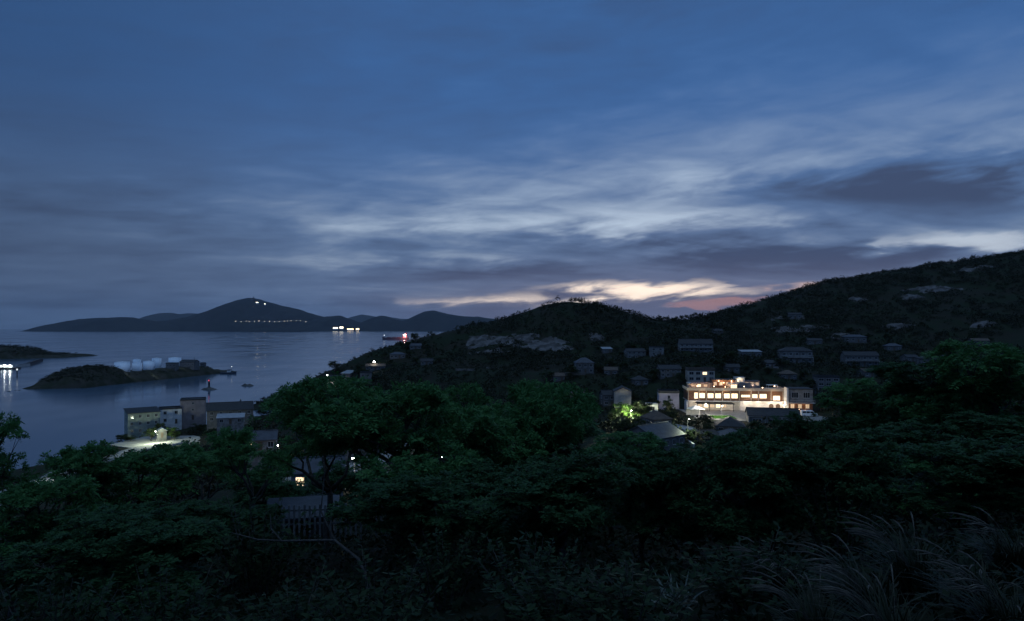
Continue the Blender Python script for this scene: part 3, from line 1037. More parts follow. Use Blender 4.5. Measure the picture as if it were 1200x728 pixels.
def tussock_proto(name, seed, n, h, mat_b, width=.016, plumes=0, part='blades'):
    """arching blades, each a bent tapering strip"""
    rng = np.random.default_rng(seed)
    V, F = [], []
    for i in range(n):
        a = rng.normal(math.pi * 0.9, 1.5); sp_ = rng.uniform(.25, 1.0); hh = h * rng.uniform(.5, 1.1); w = width * rng.uniform(.6, 1.3)
        d = np.array([math.cos(a), math.sin(a), 0]); s_ = np.array([-d[1], d[0], 0])
        b0 = rng.normal(0, .10, 3); b0[2] = -.1
        k = 7
        for j in range(k):
            t_ = j / (k - 1)
            p = b0 + d * (sp_ * hh * t_ ** 1.7) + np.array([0, 0, hh * (1.25 * t_ - .62 * sp_ * t_ ** 2.6)])
            ww = w * (1 - t_ ** 2) + .001
            V += [p - s_ * ww, p + s_ * ww]
            if j < k - 1:
                q = len(V) - 2
                F.append((q, q + 1, q + 3, q + 2))
    root = empty(name, (0, 0, 0))
    mesh_np(part, np.array(V), np.array(F), mat_b, root)
    if plumes:
        pm = MB()
        for i in range(plumes):
            a = rng.normal(math.pi, .8); d = Vector((math.cos(a), math.sin(a), 0)); hh = h * rng.uniform(1.0, 1.3)
            ps, rr = [], []
            for q in range(9):
                f_ = q / 8.0
                ps.append(d * (hh * .8 * f_ ** 1.8) + Vector((0, 0, hh * (1.45 * f_ - .62 * f_ ** 2.6))))
                rr.append(.0025 + (.010 * math.sin(math.pi * (f_ - .68) / .32) if f_ > .68 else 0))
            pm.tube(ps, rr, 5)
        pm.build('seed_heads', mat('seed_heads', (0.09, 0.083, 0.07), 0.9, (0.05, 0.046, 0.04), 9), root)
    return root


tus = tussock_proto('grass_clump', 4, 260, 1.0, m_blade, plumes=14)
TUS = [(1075, 618, 8.2, 'tall grass clump whose pale seed heads arch highest, at lower right'), (1020, 650, 7.2, 'drooping grass clump left of the tallest grass'), (1150, 650, 7.0, 'grass clump right of the tallest grass near the edge'),
       (1050, 690, 6.0, 'low grass clump in front of the tallest grass'), (1185, 700, 6.0, 'grass clump in the lower right corner'), (920, 645, 8.5, 'thin grass clump between the sword-leaved plant and the tall grass'), (960, 700, 6.5, 'short grass clump at the bottom edge left of the tall grass'),
       (1190, 610, 9.0, 'grass clump against the right edge under the trees')]
for i, (px, py, Y, lab) in enumerate(TUS):
    p = P(px, py, Y); g = gz(p.x, p.y)
    o = tus if i == 0 else copy_tree(tus)
    o.location = (p.x, p.y, g); o.rotation_euler = (0, 0, (i % 3 - 1) * .5)
    s_ = max(.7, min(1.75, (p.z - g) * .85 + .1))
    o.scale = (s_, s_, s_)
    tag(o, lab, 'grass', 'tall grass clumps at the lower right')

yuc = tussock_proto('sword_leaf_plant', 9, 60, .8, m_sword, width=.035, part='leaves')
p = P(790, 655, 8.6); g = gz(p.x, p.y)
ys = max(.8, min(2.0, (p.z - g) * .95))
yuc.location = (p.x, p.y, g); yuc.scale = (ys, ys, ys)
tag(yuc, 'spiky plant with pale sword leaves low in the middle right', 'plant')

# low growth under the trees: nobody could count it
n = 9000
ux_ = RNG.uniform(-1, 1, n); uy_ = 4 + 76 * RNG.uniform(0, 1, n) ** 1.3
xs_ = ux_ * (uy_ * .85 + 3)
zs_ = ground(xs_, uy_)
ok = ~((np.abs(xs_ + 24) < 26) & (np.abs(uy_ - 118) < 24))
xs_, uy_, zs_ = xs_[ok], uy_[ok], zs_[ok]
n = len(xs_); per = 9
B = np.repeat(np.stack([xs_, uy_, zs_], 1), per, 0)
hgt = np.repeat(RNG.uniform(.15, .55, n) * np.clip(.6 + uy_ / 40, .6, 1.8), per)
d = unit(RNG.normal(0, 1, (n * per, 3)) * np.array([1, 1, .4]) + np.array([0, 0, .5]))
C_ = B + RNG.normal(0, .22, (n * per, 3)) * np.array([1, 1, .2]) + np.array([0, 0, 1.0]) * (hgt * RNG.uniform(.2, 1.1, n * per))[:, None]
L_ = RNG.uniform(.10, .26, n * per) * np.repeat(np.clip(.6 + uy_ / 40, .6, 2), per)
v, f = quads_from(C_, d, unit(RNG.normal(0, .5, (n * per, 3)) + np.array([0, 0, 1])), L_, L_ * .45)
tag(mesh_np('undergrowth', v, f, leaf_mat('undergrowth_leaves', (0.006, 0.014, 0.007), (0.014, 0.026, 0.012), .25)), kind='stuff')
# ================================================================ buildings
W_white = mat('white_render', (0.62, 0.60, 0.58), 0.85, (0.46, 0.45, 0.43), 0.5, bump=0.15)
W_old = mat('weathered_whitewash', (0.20, 0.195, 0.19), 0.9, (0.10, 0.098, 0.096), 0.45, bump=0.2)
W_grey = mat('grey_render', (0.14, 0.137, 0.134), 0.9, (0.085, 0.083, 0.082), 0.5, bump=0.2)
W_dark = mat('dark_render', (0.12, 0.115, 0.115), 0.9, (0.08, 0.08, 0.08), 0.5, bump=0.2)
W_beige = mat('beige_render', (0.44, 0.38, 0.32), 0.88, (0.34, 0.29, 0.24), 0.5, bump=0.15)
W_lilac = mat('lilac_render', (0.40, 0.38, 0.43), 0.88, (0.32, 0.30, 0.34), 0.5, bump=0.15)
W_pink = mat('pinkish_render', (0.26, 0.215, 0.21), 0.9, (0.20, 0.165, 0.16), 0.4, bump=0.2)
W_green = mat('pale_green_render', (0.20, 0.235, 0.21), 0.88, (0.13, 0.155, 0.14), 0.4, bump=0.15)
W_brick = mat('brown_cladding', (0.17, 0.085, 0.05), 0.75, (0.11, 0.055, 0.035), 2.0, bump=0.2)
W_stone = mat('rubble_stone', (0.20, 0.18, 0.16), 0.95, (0.11, 0.10, 0.09), 1.3, bump=0.7)
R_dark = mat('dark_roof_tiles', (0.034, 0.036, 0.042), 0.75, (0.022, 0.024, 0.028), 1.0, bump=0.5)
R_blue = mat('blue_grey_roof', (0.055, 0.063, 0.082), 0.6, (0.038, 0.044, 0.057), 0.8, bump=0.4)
R_brown = mat('brown_roof_tiles', (0.10, 0.075, 0.06), 0.8, (0.065, 0.05, 0.042), 0.9, bump=0.5)
R_pale = mat('pale_sheet_roof', (0.30, 0.31, 0.33), 0.55, (0.22, 0.23, 0.25), 0.6, bump=0.2)
M_frame = mat('window_frame_paint', (0.42, 0.42, 0.42), 0.6)
M_glass = mat('dark_window_glass', (0.02, 0.024, 0.03), 0.08, (0.015, 0.018, 0.022), 2, spec=0.5)
M_door = mat('door_wood', (0.10, 0.07, 0.05), 0.6)
M_conc = mat('concrete', (0.34, 0.33, 0.32), 0.9, (0.25, 0.245, 0.24), 0.7, bump=0.3)
M_metal = mat('galvanised_steel', (0.35, 0.36, 0.37), 0.45, metallic=0.7)
M_dkmetal = mat('dark_steel', (0.05, 0.05, 0.055), 0.5, metallic=0.4)
G_warm = glow('warm_window', (1.0, 0.74, 0.44), 1.9)
G_dimw = glow('dim_warm_window', (1.0, 0.66, 0.36), 0.5)
G_bulb = glow('warm_bulb', (1.0, 0.62, 0.32), 7)
G_white = glow('white_lamp', (0.98, 1.0, 0.88), 40)
G_cool = glow('cool_lamp', (0.90, 0.97, 1.0), 40)


def light(parent, loc, energy, col=(1, .8, .55), r=0.15, name='lamp_light'):
    d = bpy.data.lights.new(name, 'POINT')
    d.energy = energy; d.color = col; d.shadow_soft_size = r
    o = bpy.data.objects.new(name, d)
    COL.objects.link(o)
    o.location = loc
    if parent is not None:
        o.parent = parent
    return o


def window(root, x, z, w, h, y=0.0, pane=None, side=None, mull=1):
    """frame with sill and mullions standing proud of the wall, pane set inside it; side='l'/'r' puts it on an end wall at x"""
    f = MB(); t = .08
    def B(mb, a0, a1, d0, d1, z0, z1):
        if side is None: mb.box(x + a0, x + a1, y + d0, y + d1, z0, z1)
        elif side == 'l': mb.box(x + d0, x + d1, y + a0, y + a1, z0, z1)
        else: mb.box(x - d1, x - d0, y + a0, y + a1, z0, z1)
    B(f, -w / 2 - t, w / 2 + t, -.07, .02, z - h / 2 - t, z - h / 2); B(f, -w / 2 - t, w / 2 + t, -.07, .02, z + h / 2, z + h / 2 + t)
    B(f, -w / 2 - t, -w / 2, -.065, .02, z - h / 2, z + h / 2); B(f, w / 2, w / 2 + t, -.065, .02, z - h / 2, z + h / 2)
    B(f, -w / 2 - t - .06, w / 2 + t + .06, -.16, .02, z - h / 2 - t - .07, z - h / 2 - t)
    for k in range(mull):
        xm = -w / 2 + w * (k + 1) / (mull + 1)
        B(f, xm - .03, xm + .03, -.055, .0, z - h / 2, z + h / 2)
    fo = f.build('window', M_frame, root)
    p = MB(); B(p, -w / 2, w / 2, -.03, .015, z - h / 2, z + h / 2)
    p.build('pane', pane or M_glass, fo)
    return fo


def roof_mesh(kind, w, d, z, rise, over=.35, th=.18):
    """roof over the footprint x -w/2..w/2, y 0..d"""
    m = MB(); x0, x1, y0, y1 = -w / 2 - over, w / 2 + over, -over, d + over
    if kind == 'flat':
        m.box(-w / 2 - .12, w / 2 + .12, -.12, d + .12, z, z + .2)
        q = rise
        m.box(-w / 2 - .05, w / 2 + .05, -.05, .15, z + .2, z + .2 + q); m.box(-w / 2 - .05, w / 2 + .05, d - .15, d + .05, z + .2, z + .2 + q)
        m.box(-w / 2 - .05, -w / 2 + .15, .15, d - .15, z + .2, z + .2 + q); m.box(w / 2 - .15, w / 2 + .05, .15, d - .15, z + .2, z + .2 + q)
    elif kind == 'gable_x':      # ridge along x
        s = rise / (d / 2); e = z - over * s
        m.prism([(y0, e), (d / 2, z + rise), (y1, e), (y1, e + th), (d / 2, z + rise + th), (y0, e + th)], 'x', x0, x1)
        m.box(x0, x1, d / 2 - .14, d / 2 + .14, z + rise + th - .02, z + rise + th + .12)
    elif kind == 'gable_y':      # ridge runs away from the facade
        s = rise / (w / 2); e = z - over * s
        m.prism([(x0, e), (0, z + rise), (x1, e), (x1, e + th), (0, z + rise + th), (x0, e + th)], 'y', y0, y1)
        m.box(-.14, .14, y0, y1, z + rise + th - .02, z + rise + th + .12)
    elif kind == 'hip':
        i = min(w, d) * .45
        v = [(x0, y0, z), (x1, y0, z), (x1, y1, z), (x0, y1, z), (x0, y0, z + th), (x1, y0, z + th), (x1, y1, z + th), (x0, y1, z + th)]
        if w >= d: v += [(x0 + i + over, d / 2, z + rise + th), (x1 - i - over, d / 2, z + rise + th)]; tops = [(4, 5, 9, 8), (5, 6, 9), (6, 7, 8, 9), (7, 4, 8)]
        else: v += [(0, y0 + i + over, z + rise + th), (0, y1 - i - over, z + rise + th)]; tops = [(4, 5, 8), (5, 6, 9, 8), (6, 7, 9), (7, 4, 8, 9)]
        m.add(v, [(3, 2, 1, 0), (0, 1, 5, 4), (1, 2, 6, 5), (2, 3, 7, 6), (3, 0, 4, 7)] + tops)
    elif kind == 'shed':
        m.prism([(y0, z), (y1, z + rise), (y1, z + rise + th), (y0, z + th)], 'x', x0, x1)
    return m


def wall_mesh(kind, w, d, z, rise, deep=5.0):
    m = MB()
    if kind == 'gable_x':
        m.prism([(0, -deep), (d, -deep), (d, z), (d / 2, z + rise), (0, z)], 'x', -w / 2, w / 2)
    elif kind == 'gable_y':
        m.prism([(-w / 2, -deep), (w / 2, -deep), (w / 2, z), (0, z + rise), (-w / 2, z)], 'y', 0, d)
    elif kind == 'shed':
        m.prism([(0, -deep), (d, -deep), (d, z + rise), (0, z)], 'x', -w / 2, w / 2)
    else:
        m.box(-w / 2, w / 2, 0, d, -deep, z)
    return m


HOUSES = []


def house(label, ref, px, pyb, pyt, wpx, roof, wall, rmat, storeys=2, nwin=3, rz=0, Y=None, d=None, rise=None, lit=(), name='house', cat='house', balcony=False, door=True, chimney=False, group='village houses', wsz=(1.2, 1.3), endwin=True):
    p = P(px, pyb, Y) if Y else hit(px, pyb)
    px_m = p.y / FOC
    w, h = wpx * px_m, (pyb - pyt) * px_m
    a = math.radians(rz)
    w = w / max(.6, math.cos(a)) * (1 if rz == 0 else .92)
    d = d or max(5.0, min(9.0, w * .7))
    kind = roof
    if rise is None: rise = {'flat': .5, 'gable_x': d * .22, 'gable_y': w * .24, 'hip': 1.6, 'shed': 1.0}[kind]
    hz = max(2.4, h - (rise if kind in ('gable_x', 'gable_y', 'hip') else .7))
    root = empty(name, p, a)
    wall_mesh(kind, w, d, hz, rise).build('wall', wall, root)
    ro = roof_mesh(kind, w, d, hz, rise).build('roof', rmat, root)
    if chimney:
        MB().box(w * .22, w * .22 + .6, d * .62, d * .62 + .5, hz, hz + rise + 1.0).build('chimney', wall, ro)
    sh = hz / storeys
    k = 0
    for s in range(storeys):
        for i in range(nwin):
            x = -w / 2 + w * (i + .5) / nwin
            if s == 0 and door and i == nwin // 2:
                dm = MB().box(x - .5, x + .5, -.05, .03, 0, min(2.1, sh * .8)).box(x - .6, x + .6, -.08, .02, min(2.1, sh * .8), min(2.1, sh * .8) + .1)
                dm.build('door', M_door, root); k += 1
                continue
            window(root, x, s * sh + sh * .55, min(wsz[0], w / nwin * .62), min(wsz[1], sh * .5), pane=(G_warm if k in lit else None)); k += 1
    if endwin:
        for s in range(storeys):
            window(root, -w / 2, s * sh + sh * .55, min(1.1, d * .3), min(wsz[1], sh * .5), y=d * .5, side='l')
            window(root, w / 2, s * sh + sh * .55, min(1.1, d * .3), min(wsz[1], sh * .5), y=d * .5, side='r')
    if balcony:
        b = MB(); z = sh
        b.box(-w / 2, w / 2, -1.3, -.1, z - .12, z + .04)
        b.box(-w / 2, w / 2, -1.3, -1.22, z + .95, z + 1.03)
        for i in range(int(w / .55) + 1):
            xx = -w / 2 + .03 + i * (w - .06) / int(w / .55)
            b.box(xx - .025, xx + .025, -1.28, -1.24, z + .04, z + .95)
        for xx in (-w / 2 + .12, w / 2 - .12): b.box(xx - .1, xx + .1, -1.29, -1.1, -2, z - .12)
        b.build('balcony', M_conc, root)
    tag(root, label, cat, group)
    HOUSES.append((ref, p, w, d, a, root))
    return root


# by the sea, lower left
A_ = house('tall pale green seaside block of four storeys above a floodlit yard', 'the tall pale green seaside block', 169, 517, 482, 29, 'shed', W_green, R_dark, 4, 4, 38, Y=298, d=9, rise=1.4, group=None, endwin=True, wsz=(1.0, 1.2))
house('white upper house joined behind the right end of the tall seaside block', 'the white upper seaside house', 200, 497, 478, 22, 'flat', W_white, R_dark, 2, 2, 30, Y=318, d=8, rise=.5)
house('plain pinkish block house standing alone by the water, few windows', 'the plain pinkish waterside block', 226, 492, 467.5, 27, 'flat', W_pink, R_dark, 3, 1, 22, Y=325, d=9, rise=.4, wsz=(.8, .9))
house('long low house with dark ridged roof right of the pinkish waterside block', 'the long low dark-roofed shore house', 270, 494, 473, 50, 'gable_x', W_dark, R_dark, 2, 5, 24, Y=312, d=11, rise=3.0, chimney=True)
house('low shed with a pale blue sheet roof in front of the long shore house', 'the pale blue roofed shed', 270, 497, 488, 30, 'shed', W_old, R_pale, 1, 3, 18, Y=285, d=5, rise=1.2, name='shed', cat='shed')
house('small whitish house at the water edge above the umbrella tree', 'the small whitish house at the water edge', 346, 462, 455, 11, 'gable_x', W_white, R_pale, 1, 2, 10, d=5)
# coast hamlet
house('lamp-lit stone house between the two bright coast lamps', 'the lamp-lit stone coast house', 391, 453, 441, 17, 'gable_x', W_stone, R_dark, 2, 2, 12, lit=(), d=7)
house('low house with a pale bluish roof beside the coast lamps', 'the pale-roofed house beside the coast lamps', 405, 444, 437, 13, 'shed', W_grey, R_pale, 1, 2, -25, d=6, rise=1.6)
house('dim square block right of the coast lamps', 'the dim square coast block', 428, 450, 436, 13, 'flat', W_grey, R_dark, 2, 2, 5, d=7)
house('dim terrace of low roofs under the single bright coast lamp', 'the terrace under the single coast lamp', 440, 434, 427, 24, 'gable_x', W_dark, R_brown, 1, 5, 8, d=6)
house('highest coast house, small and dark, near the ship', 'the highest coast house near the ship', 487, 410, 404.5, 14, 'gable_x', W_grey, R_blue, 1, 3, 12, d=6)
house('wide dark coast house with a blue grey roof above the single lamp', 'the wide blue-roofed coast house', 466, 421, 413.5, 19, 'hip', W_grey, R_blue, 1, 4, 10, d=7, rise=1.4)
house('grey coast house half way between the single lamp and the round hill', 'the grey coast house towards the round hill', 500, 428, 421, 15, 'gable_x', W_grey, R_dark, 1, 3, 5, d=6)
# centre row
house('small white house with dark openings peeping over the middle trees', 'the small white house over the middle trees', 632, 480, 461.5, 20, 'flat', W_white, R_dark, 2, 2, 12, d=6, rise=.9, wsz=(1.9, 1.7))
house('dim grey brown house right of the small white one', 'the dim grey brown house', 678, 476, 458.5, 21, 'hip', W_grey, R_brown, 2, 3, 0, d=6.5, rise=1.5)
house('dark-roofed wing against the left side of the beige gable house', 'the dark-roofed wing beside the beige gable', 714, 476, 459, 15, 'gable_x', W_dark, R_dark, 2, 2, 6, d=7)
house('beige house showing a blank gable end, above the lamp-lit tree', 'the beige gable house', 730, 478, 454.5, 21, 'gable_y', W_beige, R_dark, 2, 0, -6, d=9, rise=1.6, endwin=True, door=False)
house('pale lilac house with a flat dark roof left of the bright guest house', 'the pale lilac house', 784, 480, 459, 25, 'flat', W_lilac, R_dark, 2, 1, -8, d=8, rise=.7, wsz=(.9, 1.0))
# rows on the hillside
house('left one of a pair of white-ended houses under the round hill', 'the left white-ended house', 746, 420, 409, 24, 'gable_x', W_old, R_dark, 2, 4, 8, d=7)
house('right one of a pair of white-ended houses under the round hill', 'the right white-ended house', 770, 417.5, 406, 17, 'flat', W_old, R_dark, 2, 2, -6, d=7, rise=.4)
house('long hillside house with a white band of windows', 'the long hillside house with the window band', 816, 412.5, 398, 41, 'gable_x', W_old, R_dark, 2, 7, -4, d=8, rise=2.6, balcony=True)
house('low hillside shed with a pale flat roof', 'the low pale-roofed hillside shed', 881, 420, 411, 23, 'shed', W_grey, R_pale, 1, 4, 0, d=6, rise=.8, name='shed', cat='shed')
house('two-storey hillside house with pale walls and a recessed balcony', 'the pale balconied hillside house', 934, 426, 407.5, 38, 'hip', W_old, R_dark, 2, 5, -8, d=8, rise=1.9, balcony=True, lit=())
house('long grey hillside house with small openings right of the balconied one', 'the long grey hillside house', 1010, 429, 412.5, 40, 'gable_x', W_grey, R_dark, 2, 6, -8, d=8, rise=2.0, balcony=True)
house('dim hillside house peeping above the right thicket', 'the dim house above the right thicket', 1100, 432.5, 417, 40, 'hip', W_grey, R_dark, 2, 5, -10, d=8, rise=1.8)
house('dim house high on the long hill, alone under its crest', 'the lonely house high on the long hill', 932, 374, 366.5, 15, 'gable_x', W_grey, R_dark, 1, 3, -10, d=6)
house('low wide house on the long hill above the grey hillside house', 'the low wide house on the long hill', 1003, 402, 393, 26, 'hip', W_grey, R_blue, 1, 4, -8, d=7, rise=1.4)
house('four-storey grey concrete frame building right of the guest house', 'the grey concrete frame building', 971, 464, 441, 26, 'flat', W_grey, R_dark, 4, 3, -10, d=8, rise=.5, wsz=(2.2, 1.5), balcony=False)
house('old tan house with a parapet, directly above the guest house', 'the old tan parapet house', 822, 448, 433.5, 33, 'flat', W_beige, R_brown, 2, 4, -6, d=8, rise=1.0, wsz=(1.9, 1.2), lit=(6,))
house('dim dark-roofed house left of the old tan one', 'the dim house left of the old tan one', 786, 442.5, 429, 27, 'gable_x', W_grey, R_dark, 2, 4, 4, d=7)
house('stepped dim house with dim bluish roof under the round hill', 'the stepped house under the round hill', 686, 438, 420, 22, 'hip', W_dark, R_blue, 2, 3, 6, d=7, rise=2.4)
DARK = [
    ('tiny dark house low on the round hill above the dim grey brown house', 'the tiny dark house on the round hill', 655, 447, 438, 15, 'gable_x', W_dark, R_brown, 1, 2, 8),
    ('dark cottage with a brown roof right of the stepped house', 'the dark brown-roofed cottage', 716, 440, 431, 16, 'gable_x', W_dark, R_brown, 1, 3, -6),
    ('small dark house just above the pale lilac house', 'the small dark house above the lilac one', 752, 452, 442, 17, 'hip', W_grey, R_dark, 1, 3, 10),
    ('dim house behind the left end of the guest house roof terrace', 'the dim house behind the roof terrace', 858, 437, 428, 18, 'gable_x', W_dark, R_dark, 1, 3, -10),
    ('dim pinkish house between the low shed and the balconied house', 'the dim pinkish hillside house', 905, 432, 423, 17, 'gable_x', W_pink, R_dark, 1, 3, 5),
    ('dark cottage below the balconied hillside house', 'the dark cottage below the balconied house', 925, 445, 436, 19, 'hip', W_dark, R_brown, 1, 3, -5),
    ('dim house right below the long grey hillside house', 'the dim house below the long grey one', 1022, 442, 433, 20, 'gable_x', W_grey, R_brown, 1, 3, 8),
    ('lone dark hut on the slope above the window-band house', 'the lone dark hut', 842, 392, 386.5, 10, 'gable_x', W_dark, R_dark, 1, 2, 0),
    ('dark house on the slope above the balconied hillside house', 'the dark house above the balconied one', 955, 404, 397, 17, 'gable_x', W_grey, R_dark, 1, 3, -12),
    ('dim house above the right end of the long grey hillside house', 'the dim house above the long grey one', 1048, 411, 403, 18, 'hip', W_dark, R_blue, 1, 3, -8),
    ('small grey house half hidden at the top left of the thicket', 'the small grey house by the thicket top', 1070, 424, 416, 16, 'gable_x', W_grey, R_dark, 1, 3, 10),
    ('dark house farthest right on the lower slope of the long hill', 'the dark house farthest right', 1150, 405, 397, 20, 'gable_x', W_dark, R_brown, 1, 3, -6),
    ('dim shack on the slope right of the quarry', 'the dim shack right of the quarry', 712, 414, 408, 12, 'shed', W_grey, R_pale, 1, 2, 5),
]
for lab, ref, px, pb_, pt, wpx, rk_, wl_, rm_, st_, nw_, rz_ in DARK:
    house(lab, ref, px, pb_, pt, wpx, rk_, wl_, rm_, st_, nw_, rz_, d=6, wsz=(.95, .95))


def retaining(px0, px1, py, lab):
    a_, b_ = hit(px0, py, 150), hit(px1, py, 150)
    L_ = (Vector((b_.x, b_.y)) - Vector((a_.x, a_.y))).length
    m_ = MB(); n_ = 8
    for k in range(n_):
        x0, x1 = L_ * k / n_, L_ * (k + 1) / n_
        m_.box(x0, x1 - .04, -.25 - .05 * (k % 2), .25, -3, .75 + .12 * math.sin(k * 1.7))
    m_.box(-.1, L_ + .1, -.4, .4, .9, 1.02)
    o = m_.build('retaining_wall', W_stone); o.location = (a_.x, a_.y, min(a_.z, b_.z) + .1); o.rotation_euler = (0, 0, math.atan2(b_.y - a_.y, b_.x - a_.x))
    tag(o, lab, 'wall', 'terrace walls on the slopes')


retaining(534, 556, 434.5, 'thin pale terrace wall left of two above the umbrella canopy')
retaining(570, 584, 432.5, 'shorter pale terrace wall right of two above the umbrella canopy')
retaining(662, 686, 439.5, 'pale terrace wall just in front of the stepped house')
retaining(935, 958, 431, 'terrace wall under the balconied hillside house')
retaining(860, 890, 424.5, 'terrace wall under the low pale-roofed hillside shed')
# roofs in front of the guest house
house('large dark blue-grey roof in the village front, right of the lamp-lit tree', 'the large dark blue-grey roof', 786, 541, 500, 46, 'gable_x', W_dark, R_blue, 2, 4, 42, Y=176, d=11, rise=2.6, endwin=False)
house('house with a pale roof slope caught by lamp light behind the large dark roof', 'the lamp-caught pale roof', 812, 521, 502, 26, 'gable_y', W_white, R_pale, 2, 2, 30, Y=196, d=8, rise=1.6, endwin=False)
house('brown-roofed cottage between the pale lilac house and the lamp-caught roof', 'the brown-roofed cottage', 777, 501, 484.5, 24, 'hip', W_stone, R_brown, 1, 3, 20, Y=214, d=8, rise=2.2)
house('tiny white outhouse below the pale lilac house', 'the tiny white outhouse', 765, 484, 472.5, 12, 'flat', W_white, R_pale, 1, 1, 0, Y=240, d=4, rise=.3, name='outhouse', door=False)
house('dark hipped roof just below the bright green lawn', 'the dark roof below the lawn', 856, 512, 491, 34, 'hip', W_dark, R_dark, 2, 3, -14, Y=206, d=9, rise=2.4)
house('wide dark roof at the bottom of the village, over the right-hand trees', 'the wide low dark roof', 868, 527, 506, 46, 'hip', W_dark, R_blue, 2, 4, 10, Y=186, d=10, rise=2.2)
house('slate-roofed cottage under the corner of the lamp-caught roof', 'the slate-roofed cottage', 836, 524, 507, 26, 'gable_x', W_stone, R_dark, 1, 3, 24, Y=188, d=7)
# yard behind the middle trees
house('pale-walled house glimpsed through the umbrella tree, left of the lit yard', 'the pale-walled house behind the umbrella tree', 372, 575, 542, 62, 'gable_x', W_old, R_blue, 1, 3, 14, Y=104, d=7, lit=(0,))
house('bluish-roofed house glimpsed at the top of the lit yard', 'the bluish-roofed yard house', 428, 528, 504, 56, 'gable_x', W_grey, R_pale, 1, 4, 8, Y=146, d=8, rise=2.0)
house('grey gabled house glimpsed right of the lit yard', 'the grey gabled yard house', 490, 548, 520, 36, 'gable_y', W_grey, R_blue, 1, 1, -14, Y=128, d=9, rise=1.5)
house('weathered cottage glimpsed behind lacy leaves at the left', 'the weathered cottage behind lacy leaves', 305, 528, 508, 36, 'gable_x', W_old, R_blue, 1, 3, 16, Y=165, d=7, rise=1.6, lit=(0,))

# grey building with pale framed front, right of the village front
p = P(907, 512, 218)
vb = empty('house', p, math.radians(-14))
wall_mesh('gable_x', 15.5, 9, 6.6, 1.9).build('wall', W_dark, vb)
roof_mesh('gable_x', 15.5, 9, 6.6, 1.9).build('roof', R_dark, vb)
fm = MB()
for x in (-7.6, -2.6, 2.4, 7.4): fm.box(x - .14, x + .14, -.2, -.02, -3, 6.5)
for z in (3.2, 6.3): fm.box(-7.46, 7.26, -.16, -.03, z - .12, z + .12)
fm.build('framed_front', M_conc, vb)
for s in range(2):
    for i in range(3):
        window(vb, -5.1 + i * 5, 1.7 + s * 3.1, 2.6, 1.5, mull=2)
tag(vb, 'grey house with pale concrete frame lines, in front of the guest house at right', 'house', 'village houses')
HOUSES.append(('the framed grey house', p, 15.5, 9, 0, vb))

# ---------------------------------------------------------------- the lit guest house
K = .3125
gy0, gz0 = 250.0, 20.0
GR = math.radians(-6)
gh = empty('guest_house', (82.0, gy0, gz0), GR)


def U(zx): return (790 + zx * .15 - 861.5) * K
def ZZ_(zy): return EYE - (420 + zy * .15 - HY) * K - gz0


MB().box(-16.6, 1.5, 1.8, 11, -3, 2.98).build('lower_wall', W_white, gh)
MB().box(1.5, 16.8, .5, 11, -3, 2.98).build('lower_wall', W_white, gh)
arch = MB()
for cx_ in (12.6, 15.0):
    arch.prism([(cx_ - .8, 0)] + [(cx_ - .8 * math.cos(t), 1.5 + .8 * math.sin(t)) for t in np.linspace(0, math.pi, 12)] + [(cx_ + .8, 0)], 'y', .42, .47)
arch.build('arched_doorway', M_door, gh)
MB().box(-17.4, 17.3, -.45, 11.2, 2.98, 3.28).build('floor_slab', W_white, gh)
MB().box(-17.2, 17.1, 0, 11, 3.28, 7.0).build('upper_wall', W_brick, gh)
MB().box(-17.6, 17.6, -.7, 11.4, 7.0, 7.32).box(-17.6, 17.6, -.7, -.5, 7.32, 8.0).box(-17.6, -17.4, -.5, 11.4, 7.32, 8.0).box(17.4, 17.6, -.5, 11.4, 7.32, 8.0).build('terrace', W_beige, gh)
wm = MB()
for zx in (112, 195, 250, 312, 374, 437, 502, 592, 648, 742, 832):
    wm.box(U(zx) - .11, U(zx) + .11, -.22, -.01, 3.28, 7.0)
wm.build('pilaster', W_beige, gh)
for zx, ww, hh in ((172, 26, 46), (218, 42, 36), (283, 44, 36), (341, 42, 36), (408, 42, 36), (466, 46, 36), (550, 66, 17), (620, 38, 28), (682, 52, 32), (783, 50, 34)):
    window(gh, U(zx), ZZ_(294 if zx < 700 else 308), ww * .15 * K, hh * .15 * K, pane=G_warm, mull=1 if ww < 60 else 3)
# raking white strut and return wall at the right end, white end wall at the left
MB().add([(17.7, -1.2, 7.0), (18.9, -1.2, 7.4), (17.5, -1.2, 2.6), (16.9, -1.2, 2.6), (17.7, .2, 7.0), (18.9, .2, 7.4), (17.5, .2, 2.6), (16.9, .2, 2.6)], [(0, 1, 2, 3), (7, 6, 5, 4), (0, 4, 5, 1), (1, 5, 6, 2), (2, 6, 7, 3), (3, 7, 4, 0)]).build('raking_strut', W_white, gh)
MB().box(-17.9, -17.3, -1.6, 4, -1, 2.9).build('end_wall', W_white, gh)
# flat porch roof over the entrance walk, on posts
pr = MB().box(-14.5, -1.0, -3.6, 1.75, 2.35, 2.55)
for x in (-14.2, -10, -6, -1.6): pr.box(x - .09, x + .09, -3.4, -3.2, -.5, 2.35)
pr.build('porch_roof', R_dark, gh)
pw = MB()
for i, x in enumerate((-12.6, -10.4, -8.2, -6.0, -3.8)):
    window(gh, x, 1.3, 1.5, 1.5, y=1.8, pane=G_warm if i in (1, 3) else G_dimw)
